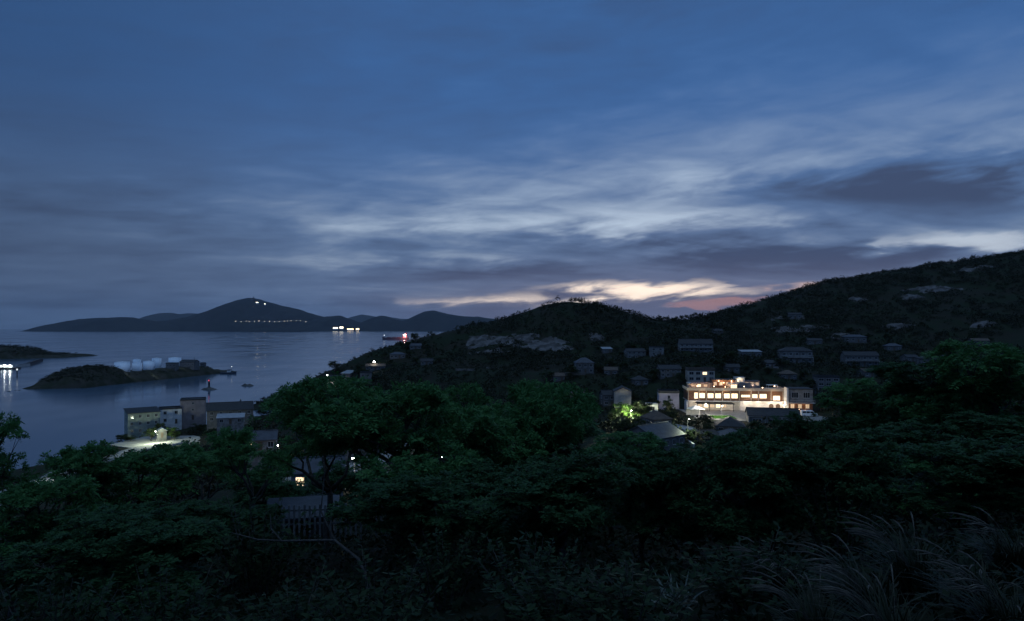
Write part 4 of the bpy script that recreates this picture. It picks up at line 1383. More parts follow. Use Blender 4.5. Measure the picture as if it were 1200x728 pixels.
# upper storey set back on the terrace
MB().box(U(322), U(505), 6.5, 11.2, 7.3, 10.4).build('attic_wall', W_brick, gh)
MB().box(U(318), U(509), 6.2, 11.4, 10.4, 10.62).build('attic_roof', R_dark, gh)
for zx in (345, 390, 440): window(gh, U(zx), 9.0, 1.0, 1.1, y=6.5, pane=G_dimw)
MB().box(U(437), U(498), 1.5, 6.2, 7.32, 9.3).build('glazed_room', W_beige, gh)
window(gh, U(467), 8.35, 2.1, 1.5, y=1.5, pane=G_warm, mull=2)
MB().box(U(434), U(501), 1.2, 6.4, 9.3, 9.46).build('room_roof', R_pale, gh)
MB().box(U(508), U(580), 7.5, 11.2, 7.3, 11.2).build('tower_room', W_white, gh)
window(gh, U(528), 10.3, .8, 1.0, y=7.5, pane=G_warm, mull=0)
window(gh, U(557), 10.3, 1.0, 1.1, y=7.5, pane=G_dimw)
MB().box(U(505), U(583), 7.2, 11.4, 11.2, 11.4).build('tower_roof', R_pale, gh)
# slate hip roof over the right wing
x0, x1 = U(505), U(735)
MB().add([(x0, 1.2, 7.4), (x1, 1.2, 7.4), (x1, 7.2, 7.4), (x0, 7.2, 7.4), (x0 + .6, 4.3, 9.6), (x0 + 4.6, 4.3, 9.6)], [(3, 2, 1, 0), (0, 1, 5, 4), (1, 2, 5), (2, 3, 4, 5), (3, 0, 4)]).build('hip_roof', R_blue, gh)
cn = MB().box(U(725), U(800), 1, 4, 9.0, 9.12)
for x in (U(728), U(797)):
    for y in (1.1, 3.9): cn.box(x - .05, x + .05, y - .05, y + .05, 7.32, 9.0)
cn.build('terrace_canopy', W_white, gh)
rl = MB()
for i in range(35):
    x = -17.3 + i * 1.0
    rl.box(x - .02, x + .02, -.62, -.58, 8.0, 8.45)
rl.box(-17.5, 17.5, -.64, -.56, 8.45, 8.5)
rl.build('railing', M_dkmetal, gh)
for zx, z, y in ((185, 8.5, 1), (315, 8.4, 1.2), (400, 8.3, 1.0), (540, 8.5, .2), (680, 8.2, .4), (780, 8.6, 2.2), (370, 10.0, 6.1), (410, 9.4, 6.1), (470, 10.0, 6.1)):
    l = MB().ball((U(zx), y, z), .17, 8); lo_ = l.build('terrace_lamp', G_bulb, gh)
    light(gh, (U(zx), y - .35, z + .1), 130, (1, .62, .36), .15)
for x in (-15, -9, -3): light(gh, (x, -1.6, 2.1), 200, (1, .80, .58), .1)
for x in (4, 8, 12.6, 16): light(gh, (x, -1.4, 2.5), 300, (1, .82, .62), .1)
for x in (-12, -4, 5, 13): light(gh, (x, -1.5, 6.2), 90, (1, .72, .42), .12)
light(gh, (U(545), 6.6, 10.6), 70, (1, .9, .7), .12)
# set-back second terrace tier with its own lamps
MB().box(U(515), U(700), 8.2, 11.1, 7.32, 9.9).build('tier_wall', W_beige, gh)
MB().box(U(511), U(704), 7.9, 11.3, 9.9, 10.1).build('tier_roof', R_blue, gh)
for zx in (600, 640, 680): window(gh, U(zx), 8.9, 1.1, 1.2, y=8.2, pane=G_dimw)
MB().box(U(135), U(318), 5.5, 11.0, 7.32, 9.0).build('tier_wall', W_beige, gh)
MB().box(U(131), U(321), 5.2, 11.2, 9.0, 9.2).build('tier_roof', R_pale, gh)
for zx in (165, 215, 265): window(gh, U(zx), 8.3, 1.2, .9, y=5.5, pane=G_warm if zx == 215 else G_dimw)
pg_ = MB()
for i in range(9): pg_.box(U(150) + i * .9, U(150) + i * .9 + .1, .6, 5.1, 9.62, 9.74)
for y in (.8, 4.9):
    pg_.box(U(150) - .1, U(150) + 7.4, y, y + .12, 9.5, 9.62)
    for x in (U(150), U(150) + 7.2): pg_.box(x, x + .12, y, y + .12, 7.32, 9.5)
pg_.build('pergola', W_brick, gh)
for x in (U(165), U(250), U(620), U(760)): light(gh, (x, 3.2, 8.9), 120, (1, .60, .36), .15)
tag(gh, 'brightly lit long guest house with a row of glowing windows and roof terrace', 'guest house')
HOUSES.append(('the lit guest house', Vector((82, 250, 20)), 35, 11, GR, gh))

# neighbour with the tall white fin
an = empty('annex_building', P(938, 481, 244), math.radians(-6))
MB().box(-3.8, 4.4, .6, 8, -3, 3.0).build('lower_wall', W_brick, an)
MB().box(-3.8, 4.4, .3, 8, 3.0, 7.4).build('upper_wall', W_old, an)
MB().box(-4.0, 4.6, .1, 8.2, 7.4, 7.7).build('roof', R_dark, an)
MB().prism([(-5.0, -2), (-4.2, -2), (-4.3, 7.9), (-4.8, 8.1)], 'y', -.6, 3).build('white_fin', W_white, an)
bl = MB().box(-4.0, 4.7, -1.5, .3, 2.6, 2.8).box(-4.0, 4.7, -1.5, -1.4, 3.62, 3.7)
for i in range(17): bl.box(-3.95 + i * .53, -3.9 + i * .53, -1.48, -1.42, 2.8, 3.62)
bl.build('balcony', M_conc, an)
window(an, -1.8, 5.4, 2.2, 1.9, y=.3, mull=2); window(an, 2.2, 5.4, 2.2, 1.9, y=.3, mull=2)
for x in (-2.6, 0, 2.6): window(an, x, 1.4, 1.2, 1.4, y=.6, pane=G_dimw)
for x in (-2.5, 1.5): light(an, (x, -.7, 2.2), 60, (1, .62, .34), .1)
tag(an, 'white building with a tall white fin and lit lower floor, right of the guest house', 'building')
HOUSES.append(('the finned white building', an.location.copy(), 9, 8, GR, an))

# hut with the lit doorway in the seaside yard
hut = house('little gabled hut glowing in the floodlit seaside yard', 'the little seaside hut', 190, 513, 502.5, 9, 'gable_y', W_grey, R_pale, 1, 1, 30, Y=286, d=4, rise=.9, name='hut', cat='hut', endwin=False)


# ---------------------------------------------------------------- forecourt, quay, yard, lane, lawn
def sheet(name, poly, z0, z1, m, kind='structure'):
    o = MB().prism(poly, 'z', z0, z1).build(name, m)
    return tag(o, kind=kind)


M_pave = mat('paving', (0.22, 0.215, 0.20), 0.9, (0.16, 0.155, 0.145), 0.5, bump=0.25)
M_road = mat('concrete_road', (0.30, 0.29, 0.27), 0.9, (0.22, 0.215, 0.20), 0.3, bump=0.2)
sheet('forecourt', [(62, 228), (74, 222), (96, 220), (106, 226), (106, 252), (62, 254)], 19.2, 19.75, M_pave)
sheet('quay', [(-163, 276), (-150, 269), (-132, 274), (-127, 290), (-140, 300), (-160, 298)], 1.4, 2.72, M_road)
sheet('yard', [(-42, 113), (-33, 110), (-12, 117), (-7, 118), (-7, 126), (-16, 131), (-42, 128)], 22.4, 23.32, M_pave)
sheet('lane', [(-34, 130), (-20, 133.9), (-12, 158), (-24, 160)], 18.9, 23.26, M_road)


def ribbon(name, path, w, m):
    xs_, ys_ = np.array([p[0] for p in path], float), np.array([p[1] for p in path], float)
    t_ = np.linspace(0, len(path) - 1, 60); kx, ky = np.interp(t_, range(len(path)), xs_), np.interp(t_, range(len(path)), ys_)
    tx, ty = np.gradient(kx), np.gradient(ky); l_ = np.hypot(tx, ty); nx_, ny_ = -ty / l_, tx / l_
    rows = []
    for o_ in np.linspace(-w / 2, w / 2, 5): rows.append(np.stack([kx + nx_ * o_, ky + ny_ * o_, np.maximum(ground(kx, ky), .9) + .5], 1))
    low = [rows[0] - [0, 0, 2.5]]; high = [rows[-1] - [0, 0, 2.5]]
    V = np.concatenate(low + rows + high); n_ = 60; m_ = 7
    ii = (np.arange(m_ - 1)[:, None] * n_ + np.arange(n_ - 1)[None, :]).ravel()
    o = mesh_np(name, V, np.stack([ii, ii + 1, ii + n_ + 1, ii + n_], 1), m)
    return tag(o, kind='structure')


ribbon('shore_road', [(-138, 283), (-146, 262), (-147, 235), (-144, 205), (-138, 170), (-120, 150)], 9, M_road)
lx, ly = P(847, 489.5, 231).x, 231
n = 2600
gx_ = RNG.uniform(-3.6, 3.6, n); gyy = RNG.uniform(-3.2, 3.2, n)
Bp = np.stack([lx + gx_, ly + gyy, np.full(n, 19.82)], 1)
d_ = unit(RNG.normal(0, .35, (n, 3)) + np.array([0, 0, 1.0]))
v, f = quads_from(Bp + d_ * .12, d_, unit(RNG.normal(0, 1, (n, 3))), np.full(n, .3), np.full(n, .09))
tag(mesh_np('lawn', v, f, leaf_mat('lawn_grass', (0.07, 0.20, 0.03), (0.10, 0.24, 0.05), .3)), kind='stuff')
bed = MB().prism([(lx - 3.9, ly - 3.5), (lx + 3.9, ly - 3.5), (lx + 3.9, ly + 3.5), (lx - 3.9, ly + 3.5)], 'z', 19.75, 19.84).build('lawn_bed', mat('lawn_soil', (0.05, 0.10, 0.03), .95))
tag(bed, kind='structure')


# ---------------------------------------------------------------- street lamps
def lamp_post(loc, h, energy, col, gmat, label, group='street lamps', r=.22, arm=1.1, rz=0.0, dim=1.0):
    root = empty('street_lamp', loc, rz)
    MB().lathe([(.09, -.8), (.085, .3), (.06, .32), (.045, h)], 8).build('pole', M_dkmetal, root)
    MB().tube([(0, 0, h - .05), (0, -arm * .5, h + .18), (0, -arm, h + .2)], [.04, .035, .03], 6).build('arm', M_dkmetal, root)
    hd = MB().prism([(-arm - .45, h + .14), (-arm + .1, h + .14), (-arm + .05, h + .3), (-arm - .4, h + .26)], 'x', -.16, .16).build('lamp_head', M_dkmetal, root)
    MB().ball((0, -arm - .17, h + .02), r, 10, .8).build('bulb', gmat, hd)
    light(root, (0, -arm - .17, h - .28), energy, col, .2)
    return tag(root, label, 'street lamp', group)


WHT, CLW, GRN = (1, .95, .82), (.92, .97, 1), (.86, 1, .72)
q = hit(386, 448); lamp_post((q.x - 1, q.y, q.z), 4.2, 900, WHT, G_white, 'upper of the two bright coast lamps at the foot of the spur', r=.5)
q = hit(389, 456.5); lamp_post((q.x, q.y, q.z), 3.0, 700, WHT, G_white, 'lower of the two bright coast lamps at the foot of the spur', r=.42)
q = hit(440, 431.5); lamp_post((q.x, q.y - 3, q.z), 4.0, 700, WHT, G_white, 'single bright lamp higher on the coast spur', r=.52)
q = P(184, 519, 279); lamp_post((q.x, q.y, 2.7), 5.2, 8000, GRN, G_white, 'floodlight lamp in the seaside yard', r=.16)
q = P(739, 492, 231); lamp_post((q.x, q.y, gz(q.x, q.y)), 4.0, 14000, (.92, 1, .66), G_white, 'greenish lamp in front of the glowing tree of the village', r=.12)
q = P(918, 482, 243); lamp_post((q.x, q.y, 19.7), 2.6, 350, (1, .85, .6), G_bulb, 'round bright lamp between the guest house and the finned building', r=.32, arm=.3)
q = P(935.5, 485, 240); lamp_post((q.x, q.y, 19.7), 1.7, 160, (1, .72, .45), G_bulb, 'low warm lamp in front of the finned building', r=.22, arm=.2)
q = P(845, 489, 226); lamp_post((q.x, q.y, 19.7), 4.6, 3200, (1, .97, .82), G_white, 'lamp lighting the small bright lawn', r=.12)
q = P(826, 486, 236); lamp_post((q.x, q.y, 19.7), 4.2, 2600, (1, .93, .78), G_white, 'lamp over the pale forecourt left of the lawn', r=.12)
q = P(806, 516, 186); lamp_post((q.x, q.y, gz(q.x, q.y)), 7.0, 1800, GRN, G_white, 'lamp between the large dark roof and the pale roof slope', r=.1)
lamp_post((-27, 117, 23.3), 4.6, 1300, WHT, G_white, 'yard lamp behind the crown of the umbrella tree', r=.2)
lamp_post((-12, 119, 23.3), 4.4, 1100, GRN, G_white, 'yard lamp at the right end, by the grey gabled house', r=.2)
lamp_post((-48, 150, gz(-48, 150)), 4.6, 1100, WHT, G_white, 'lamp beside the weathered cottage behind lacy leaves', r=.25)
lamp_post((-142, 212, gz(-142, 212) + .4), 5.0, 900, CLW, G_white, 'lamp over the pale shore road behind the left-hand trees', r=.2)
lamp_post((-92, 230, gz(-92, 230)), 5.0, 1400, WHT, G_white, 'lamp glinting through leaves below the pinkish waterside block', r=.3)
lamp_post((-70, 205, gz(-70, 205)), 5.0, 1100, WHT, G_white, 'lamp glinting through leaves under the long shore house', r=.3)

# low warm garden lantern by the guest house corner
gl = empty('garden_lantern', (P(812, 480, 243).x, 243, 19.75))
MB().lathe([(.25, 0), (.2, .2), (.1, .3), (.1, .9)], 8).build('base', M_dkmetal, gl)
MB().lathe([(.22, .9), (.3, 1.1), (.28, 1.7), (.1, 1.85)], 8).build('globe', glow('amber_lantern', (1, .55, .12), 9), gl)
light(gl, (0, -.5, 1.6), 150, (1, .6, .2), .2)
tag(gl, 'amber garden lantern at the left corner of the guest house', 'lantern')

# flood wall beside the lamp-caught roof
wa, wb = P(781, 501.5, 200), P(813, 523, 180)
wl = MB().box(0, (wb - wa).length, -.2, .2, -3, .5).box(-.1, (wb - wa).length + .1, -.3, .3, .5, .64).build('boundary_wall', W_white)
wl.location = wa
d_ = wb - wa
wl.rotation_euler = (0, -math.atan2(d_.z, math.hypot(d_.x, d_.y)), math.atan2(d_.y, d_.x))
tag(wl, 'pale lamp-lit boundary wall running down beside the large dark roof', 'wall')

# paling fence on the slope
fe = empty('paling_fence', P(392, 621, 30), math.radians(6))
for k in range(24):
    x = -2.6 + k * .22
    fm_ = MB().box(x - .045, x + .045, -.02, .02, -.6, 1.12 + .03 * math.sin(k * 2.3)).build('pale', mat('weathered_fence_paint', (.20, .21, .22), .8, (.12, .125, .135), 3), fe)
rl = MB().box(-2.7, 2.6, .022, .06, .25, .33).box(-2.7, 2.6, .022, .06, .85, .93).build('rail', MATS['weathered_fence_paint'], fe)
tag(fe, 'short paling fence among the trees, left of centre on the slope', 'fence')
rf = MB().prism([(-1.6, 0), (1.6, 0), (1.6, .1), (-1.6, .1)], 'y', 0, 1.9)
sh_ = empty('garden_shed', P(352, 636, 30), math.radians(12))
MB().box(-1.4, 1.4, .1, 1.8, -1.5, 1.0).build('wall', W_grey, sh_)
MB().prism([(-.1, 1.0), (2.0, 1.45), (2.0, 1.55), (-.1, 1.1)], 'x', -1.6, 1.6).build('roof', R_blue, sh_)
MB().box(-.4, .4, .04, .12, -.9, .85).build('door', M_door, sh_)
tag(sh_, 'small shed with a pale bluish roof left of the paling fence', 'shed')


# ---------------------------------------------------------------- vehicle by the finned building
van = empty('parked_van', (P(948, 488.5, 234).x, 234, gz(P(948, 488.5, 234).x, 234) + .05), math.radians(-8))
prof = [(-2.6, .35), (2.55, .35), (2.62, .8), (2.5, 1.05), (1.75, 1.2), (1.15, 2.0), (.9, 2.1), (-2.4, 2.12), (-2.62, 1.9)]
MB().prism(prof, 'y', -.92, .92).build('body', mat('white_car_paint', (.72, .74, .76), .35, (.68, .70, .72), 2), van)
g_ = MB()
for x0_, x1_ in ((-2.3, -1.2), (-1.05, .05), (.2, 1.1)): g_.add([(x0_, -.935, 1.25), (x1_ + (.45 if x1_ > 1 else 0), -.935, 1.25), (x1_, -.935, 1.85), (x0_, -.935, 1.85), (x0_, -.90, 1.25), (x1_ + (.45 if x1_ > 1 else 0), -.90, 1.25), (x1_, -.90, 1.85), (x0_, -.90, 1.85)], [(0, 1, 2, 3), (7, 6, 5, 4), (0, 4, 5, 1), (1, 5, 6, 2), (2, 6, 7, 3), (3, 7, 4, 0)])
g_.build('side_window', M_glass, van)
for x in (-1.65, 1.6):
    for y in (-.82, .82):
        wh = MB().lathe([(.2, -.1), (.33, -.1), (.36, -.05), (.36, .05), (.33, .1), (.2, .1)], 16).build('wheel', mat('tyre_rubber', (.02, .02, .02), .9), van)
        wh.rotation_euler = (math.radians(90), 0, 0); wh.location = (x, y, .36)
for y in (-.7, .7): MB().box(2.56, 2.63, y - .16, y + .16, .82, 1.0).build('headlight', mat('headlight_glass', (.6, .6, .62), .1), van)
tag(van, 'white van parked in front of the finned building', 'van')

cnp = empty('canopy_tent', (P(815, 489, 236).x, 236, 19.75), math.radians(10))
MB().add([(-2.6, -2, 2.3), (2.6, -2, 2.3), (2.6, 2, 2.3), (-2.6, 2, 2.3), (0, 0, 3.5)], [(0, 1, 4), (1, 2, 4), (2, 3, 4), (3, 0, 4), (3, 2, 1, 0)]).build('roof', W_white, cnp)
for x in (-2.5, 2.5):
    for y in (-1.9, 1.9): MB().box(x - .05, x + .05, y - .05, y + .05, -.2, 2.3).build('leg', M_metal, cnp)
MB().box(-2.5, 2.5, 1.86, 1.9, 0, 2.3).build('back_panel', W_white, cnp)
tag(cnp, 'white canopy tent on the forecourt left of the lawn', 'tent')
# ================================================================ things in the bay
M_tank = mat('tank_paint', (0.82, 0.87, 0.92), 0.45, (0.74, 0.79, 0.85), 0.25, bump=0.05)


def on_islet(px, Y):
    x = (px - CX) / FOC * Y
    return Vector((x, Y, float(islet_z(np.array([x]), np.array([Y]))[0])))


def tank_proto(rad, h):
    root = empty('storage_tank', (0, 0, 0))
    MB().lathe([(rad, -1.5), (rad, h)], 48).lathe([(rad + .06, h - .3), (rad + .06, h + .02)], 48).build('shell', M_tank, root)
    MB().lathe([(rad, h), (rad * .6, h + .18), (.4, h + .3), (.3, h + .6)], 32).build('roof', M_tank, root)
    st = MB(); n = 26
    for i in range(n):
        a = -.5 + 1.7 * i / n; z = h * i / n
        st.box((rad + .45) * math.cos(a) - .45, (rad + .45) * math.cos(a) + .45, (rad + .45) * math.sin(a) - .15, (rad + .45) * math.sin(a) + .15, z, z + .08, rz=a)
    st.build('stairway', M_dkmetal, root)
    rl = MB()
    for i in range(28):
        a = 2 * math.pi * i / 28; x, y = rad * math.cos(a), rad * math.sin(a)
        rl.box(x - .02, x + .02, y - .02, y + .02, h, h + 1.0)
    ring = [(rad * math.cos(2 * math.pi * i / 28), rad * math.sin(2 * math.pi * i / 28), h + 1.0) for i in range(29)]
    rl.tube(ring, [.025] * 29, 4, cap=False)
    rl.build('railing', M_metal, root)
    return root


tp = None
for px, Y, r, h, lab in ((143.2, 640, 7.3, 10.2, 'widest nearest storage tank, leftmost in the row on the islet'), (160.6, 655, 4.7, 8.6, 'narrow storage tank second from the left on the islet'), (174.6, 672, 5.6, 9.4, 'storage tank in the middle of the row on the islet'),
                         (183.6, 712, 5.0, 10.6, 'storage tank half hidden behind the middle one on the islet'), (205.0, 735, 7.0, 10.2, 'rightmost storage tank, standing apart on the islet'), (160.5, 700, 4.2, 10.0, 'storage tank with dark top peeping behind the narrow one')):
    if tp is None: tp = tank_proto(7.3, 10.2); o = tp
    else: o = copy_tree(tp)
    q = on_islet(px, Y); o.location = (q.x, q.y, 8.4); o.scale = (r * .9 / 7.3, r * .9 / 7.3, h * .95 / 10.2)
    tag(o, lab, 'storage tank', 'storage tanks on the islet')


def bay_house(label, px, Y, w, d, h, wall, roofm, kind='flat', rise=.4, rz=0, nwin=2, name='shed', cat='shed', z=None, lit=()):
    q = on_islet(px, Y)
    root = empty(name, (q.x, q.y, q.z if z is None else z), math.radians(rz))
    wall_mesh(kind, w, d, h, rise, 3).build('wall', wall, root)
    roof_mesh(kind, w, d, h, rise).build('roof', roofm, root)
    for i in range(nwin): window(root, -w / 2 + w * (i + .5) / nwin, h * .58, min(1.6, w / nwin * .6), h * .32, pane=G_white if i in lit else None)
    return tag(root, label, cat)


bay_house('small white pump house on the islet shore below the tanks', 161, 612, 6.2, 5, 4.4, W_white, R_pale, nwin=1)
bay_house('low pale shed on the islet shore right of the pump house', 184, 645, 6.5, 5, 3.2, W_grey, R_pale, 'gable_x', 1.2)
bay_house('grey two-storey hall on the islet in front of the rightmost tank', 200, 690, 10, 7, 5.4, W_grey, R_dark, nwin=3, name='hall', cat='building')
bay_house('dark workshop at the right end of the tank islet', 219, 715, 17, 9, 5.6, W_dark, R_dark, 'gable_x', 2, -10, 4, name='workshop', cat='building')
bay_house('tiny guard hut near the tip of the tank islet', 237, 742, 5, 4, 3.0, W_dark, R_dark, 'gable_x', 1.0, 0, 1, name='hut', cat='hut')


def mast(loc, h, label, name='mast', cat='mast'):
    root = empty(name, loc)
    m = MB(); b = .9
    for a in range(3):
        an_ = a * 2.094; m.tube([(b * math.cos(an_), b * math.sin(an_), -.5), (.12 * math.cos(an_), .12 * math.sin(an_), h)], [.12, .07], 5)
    m.build('lattice_leg', M_dkmetal, root)
    br = MB()
    for k in range(7):
        f = k / 7.0; r = b + (.12 - b) * f
        ps = [(r * math.cos(a * 2.094), r * math.sin(a * 2.094), h * f) for a in range(4)]
        br.tube(ps, [.05] * 4, 4)
    br.build('bracing', M_dkmetal, root)
    MB().tube([(0, 0, h - .3), (0, 0, h + 2.2)], [.08, .04], 5).build('antenna', M_dkmetal, root)
    return tag(root, label, cat)


q = on_islet(228, 722); mast((q.x, q.y, q.z), 11, 'thin lattice mast beside the workshop on the tank islet')
hx, hy = (12.5 - CX) / FOC * 1130, 1130
mast((hx, hy, float(head_z(np.array([hx]), np.array([hy]))[0])), 9.5, 'thin lattice mast on top of the left headland')


def boat(loc, rz, L, label, hullc, cabx, lamp=None, group='boats moored at the islet tip', name='boat'):
    root = empty(name, loc, rz)
    w = L * .26; hh = L * .11; V, F = [], []
    st = [(-.5, .8, .95), (-.3, 1, .9), (0, 1, .9), (.25, .82, 1.0), (.42, .45, 1.2), (.5, .03, 1.4)]
    for f, ww, zz in st:
        V += [(f * L, -w / 2 * ww, hh * zz), (f * L, -w / 2 * ww * .7, -.4), (f * L, w / 2 * ww * .7, -.4), (f * L, w / 2 * ww, hh * zz)]
    for i in range(len(st) - 1):
        a = i * 4
        F += [(a, a + 1, a + 5, a + 4), (a + 1, a + 2, a + 6, a + 5), (a + 2, a + 3, a + 7, a + 6), (a + 3, a, a + 4, a + 7)]
    F += [(3, 2, 1, 0), tuple(len(V) - 4 + k for k in range(4))]
    MB().add(V, F).build('hull', hullc, root)
    cb = MB().box(cabx * L - L * .11, cabx * L + L * .11, -w * .3, w * .3, hh * .9, hh + L * .15).build('cabin', W_white, root)
    MB().box(cabx * L - L * .13, cabx * L + L * .13, -w * .34, w * .34, hh + L * .15, hh + L * .165).build('cabin_roof', R_dark, cb)
    for k in (-1, 0, 1): MB().box(cabx * L + k * L * .06 - L * .022, cabx * L + k * L * .06 + L * .022, -w * .3 - .03, -w * .3 + .01, hh + L * .075, hh + L * .125).build('window', M_glass, cb)
    MB().tube([(cabx * L + L * .16, 0, hh * .8), (cabx * L + L * .16, 0, hh + L * .34)], [.1, .05], 6).build('mast', M_dkmetal, root)
    if lamp:
        MB().ball((cabx * L + L * .16, 0, hh + L * .35), .28, 8).build('lamp', lamp, root)
    return tag(root, label, 'boat', group)


M_hull = mat('dark_hull', (.05, .06, .08), .5, (.04, .045, .06), 1)
boat(P(249.5, 437.3, EYE * FOC / (437.3 - HY)) * 1, math.radians(5), 13, 'dark boat moored closest to the tip of the tank islet', M_hull, -.2)
boat(P(267.5, 438.2, EYE * FOC / (438.2 - HY)), math.radians(8), 17, 'larger dark boat with a small white light, off the islet tip', M_hull, .05, glow('boat_light', (1, 1, .95), 4))
for o in list(COL.objects):
    if o.name.startswith('boat') and o.parent is None: o.location.z = 0

# red beacon on its rock
Yb = EYE * FOC / (456.5 - HY)
bc = empty('beacon', ((245 - CX) / FOC * Yb, Yb, 0))
n_, m_ = 24, 14
Uu, Vv = np.meshgrid(np.linspace(-1, 1, n_), np.linspace(-1, 1, m_)); dd = np.hypot(Uu, Vv)
Zr = np.where(dd > 1, -1, (1 - dd ** 2) * 1.5 + fbm(Uu * 3 + 50, Vv * 3, 3, 60) * .9)
ii = (np.arange(m_ - 1)[:, None] * n_ + np.arange(n_ - 1)[None, :]).ravel()
mesh_np('rock_base', np.stack([Uu.ravel() * 6.5, Vv.ravel() * 5, Zr.ravel()], 1), np.stack([ii, ii + 1, ii + n_ + 1, ii + n_], 1), MATS['sea_rock'], bc)
MB().lathe([(1.5, 0), (1.4, 1.4), (1.0, 1.5), (.62, 6.4), (.95, 6.5), (.95, 6.7)], 16).build('tower', M_dkmetal, bc)
MB().lathe([(.45, 6.7), (.45, 7.7), (.6, 7.75), (.15, 8.3)], 12).build('lantern_house', mat('beacon_red_paint', (.35, .03, .03), .5), bc)
MB().ball((0, -.5, 7.3), .42, 8).build('lamp', glow('red_beacon_light', (1, .06, .10), 1.3), bc)
tag(bc, 'red-lit beacon tower on a low rock in the bay', 'beacon')

# landing stage with lit sheds, quay and breakwater at the left edge
Yl = EYE * FOC / (433 - HY)
ls = empty('landing_stage', ((4 - CX) / FOC * Yl, Yl, 0))
MB().box(-14, 14.5, 0, 9, -1, 1.7).box(-14.1, 14.6, -.1, 9.1, 1.7, 1.95).build('deck', mat('dark_pontoon', (.05, .05, .055), .8), ls)
for k, (x0_, x1_) in enumerate(((-13.5, -3), (-2, 9))):
    rm = MB().box(x0_, x1_, 2.5, 7.5, 1.95, 5.2).build('waiting_room', W_white, ls)
    MB().box(x0_ - .6, x1_ + .6, 1.6, 8, 5.2, 5.5).build('roof', R_pale, rm)
    for i in range(4):
        x = x0_ + (x1_ - x0_) * (i + .5) / 4
        f_ = MB().box(x - .95, x + .95, 2.42, 2.5, 2.6, 4.6).build('window', M_frame, rm)
        MB().box(x - .85, x + .85, 2.39, 2.42, 2.7, 4.5).build('pane', glow('cool_window', (.85, 1.0, .97), 2.6), f_)
for x in (-8, .5, 7):
    MB().ball((x, 1.2, 4.9), .55, 8).build('lamp', G_cool, ls)
    light(ls, (x, .6, 4.4), 900, (.88, 1, .96), .3)
for x in (-12, -3, 5, 13): MB().lathe([(.3, -2), (.3, 4.2)], 8, (x, -.4)).build('pile', M_dkmetal, ls)
tag(ls, 'brightly lit landing stage at the left edge, its lights mirrored in the water', 'landing stage')
qa, qb = P(16, 431, EYE * FOC / (430.5 - HY)), P(31, 429, EYE * FOC / (429 - HY))
qc = P(47.5, 423.5, EYE * FOC / (423.4 - HY))


def mole(a, b, w, h, m, label, name, cat, sl=.6):
    """rubble or masonry mole with battered sides between two points on the water"""
    a = Vector((a.x, a.y, 0)); b = Vector((b.x, b.y, 0)); L = (b - a).length
    o = MB().prism([(-w / 2 - sl, -2), (w / 2 + sl, -2), (w / 2, h), (-w / 2, h)], 'y', 0, L)
    o.box(w / 2 - .5, w / 2, .3, L - .3, h, h + 1.0)
    o = o.build(name, m)
    o.location = a; d = b - a
    o.rotation_euler = (0, 0, math.atan2(-d.x, d.y))
    return tag(o, label, cat)


mole(qa, qb, 9, 2.4, M_conc, 'pale concrete quay joining the landing stage to the breakwater', 'quay_wall', 'quay')
mole(qb, qc, 6, 3.2, mat('dark_masonry', (.05, .05, .055), .9, (.03, .03, .035), .4, bump=.5), 'long dark breakwater running out from the quay', 'breakwater', 'breakwater')
Yp = EYE * FOC / (441.5 - HY)
bp = empty('channel_marker', ((20 - CX) / FOC * Yp, Yp, 0))
MB().lathe([(.75, -3), (.75, .8), (.5, .9), (.5, 6.2), (.8, 6.3), (.8, 6.5)], 12).build('pile', M_dkmetal, bp)
MB().lathe([(.62, 6.5), (.7, 6.9), (.62, 8.0), (.2, 8.4)], 12).build('lamp', glow('marker_light', (.9, .97, 1), .8), bp)
tag(bp, 'dark channel marker post with a pale lamp in front of the landing stage', 'marker post')

# cargo ship crossing towards the spur
Ysh = EYE * FOC / (398.2 - HY)
cs = empty('cargo_ship', ((463.5 - CX) / FOC * Ysh, Ysh, 0), math.radians(180))
L = 31.0 / FOC * Ysh
V, F = [], []
st = [(-.5, .75, 1.05, .5), (-.42, 1, 1.0, .9), (0, 1, .95, 1), (.35, 1, 1.0, 1), (.45, .6, 1.25, .5), (.5, .04, 1.45, .05)]
bw, fh = 19.0, 9.0
for f_, ww, zz, bt in st:
    V += [(f_ * L, -bw / 2 * ww, fh * zz), (f_ * L * .985, -bw / 2 * bt, -1), (f_ * L * .985, bw / 2 * bt, -1), (f_ * L, bw / 2 * ww, fh * zz)]
for i in range(len(st) - 1):
    a = i * 4; F += [(a, a + 1, a + 5, a + 4), (a + 1, a + 2, a + 6, a + 5), (a + 2, a + 3, a + 7, a + 6), (a + 3, a, a + 4, a + 7)]
F += [(3, 2, 1, 0), tuple(len(V) - 4 + k for k in range(4))]
MB().add(V, F).build('hull', mat('ship_hull_paint', (.10, .055, .075), .5, (.07, .04, .05), .05), cs)
sx_ = -.37 * L
dk = MB().box(sx_ - 7, sx_ + 9, -8.5, 8.5, fh, fh + 8).build('superstructure', mat('ship_red_paint', (.45, .05, .05), .5), cs)
for k in range(2): MB().box(sx_ - 6.5 + k, sx_ + 7.5 - k * 2, -8.3 + k, 8.3 - k, fh + 8 + k * 4, fh + 11.6 + k * 4).build('bridge_deck', W_white, dk)
MB().box(sx_ - 6, sx_ - 1, -3, 3, fh + 15.6, fh + 20).build('funnel', mat('ship_red_paint', (.45, .05, .05)), dk)
for k in range(3): MB().box(-.2 * L + k * .19 * L, -.05 * L + k * .19 * L, -7, 7, fh * .95, fh + 2.2).build('hatch_cover', mat('hatch_paint', (.12, .06, .07), .6), cs)
MB().tube([(.43 * L, 0, fh), (.43 * L, 0, fh + 11)], [.6, .3], 6).build('mast', M_metal, cs)
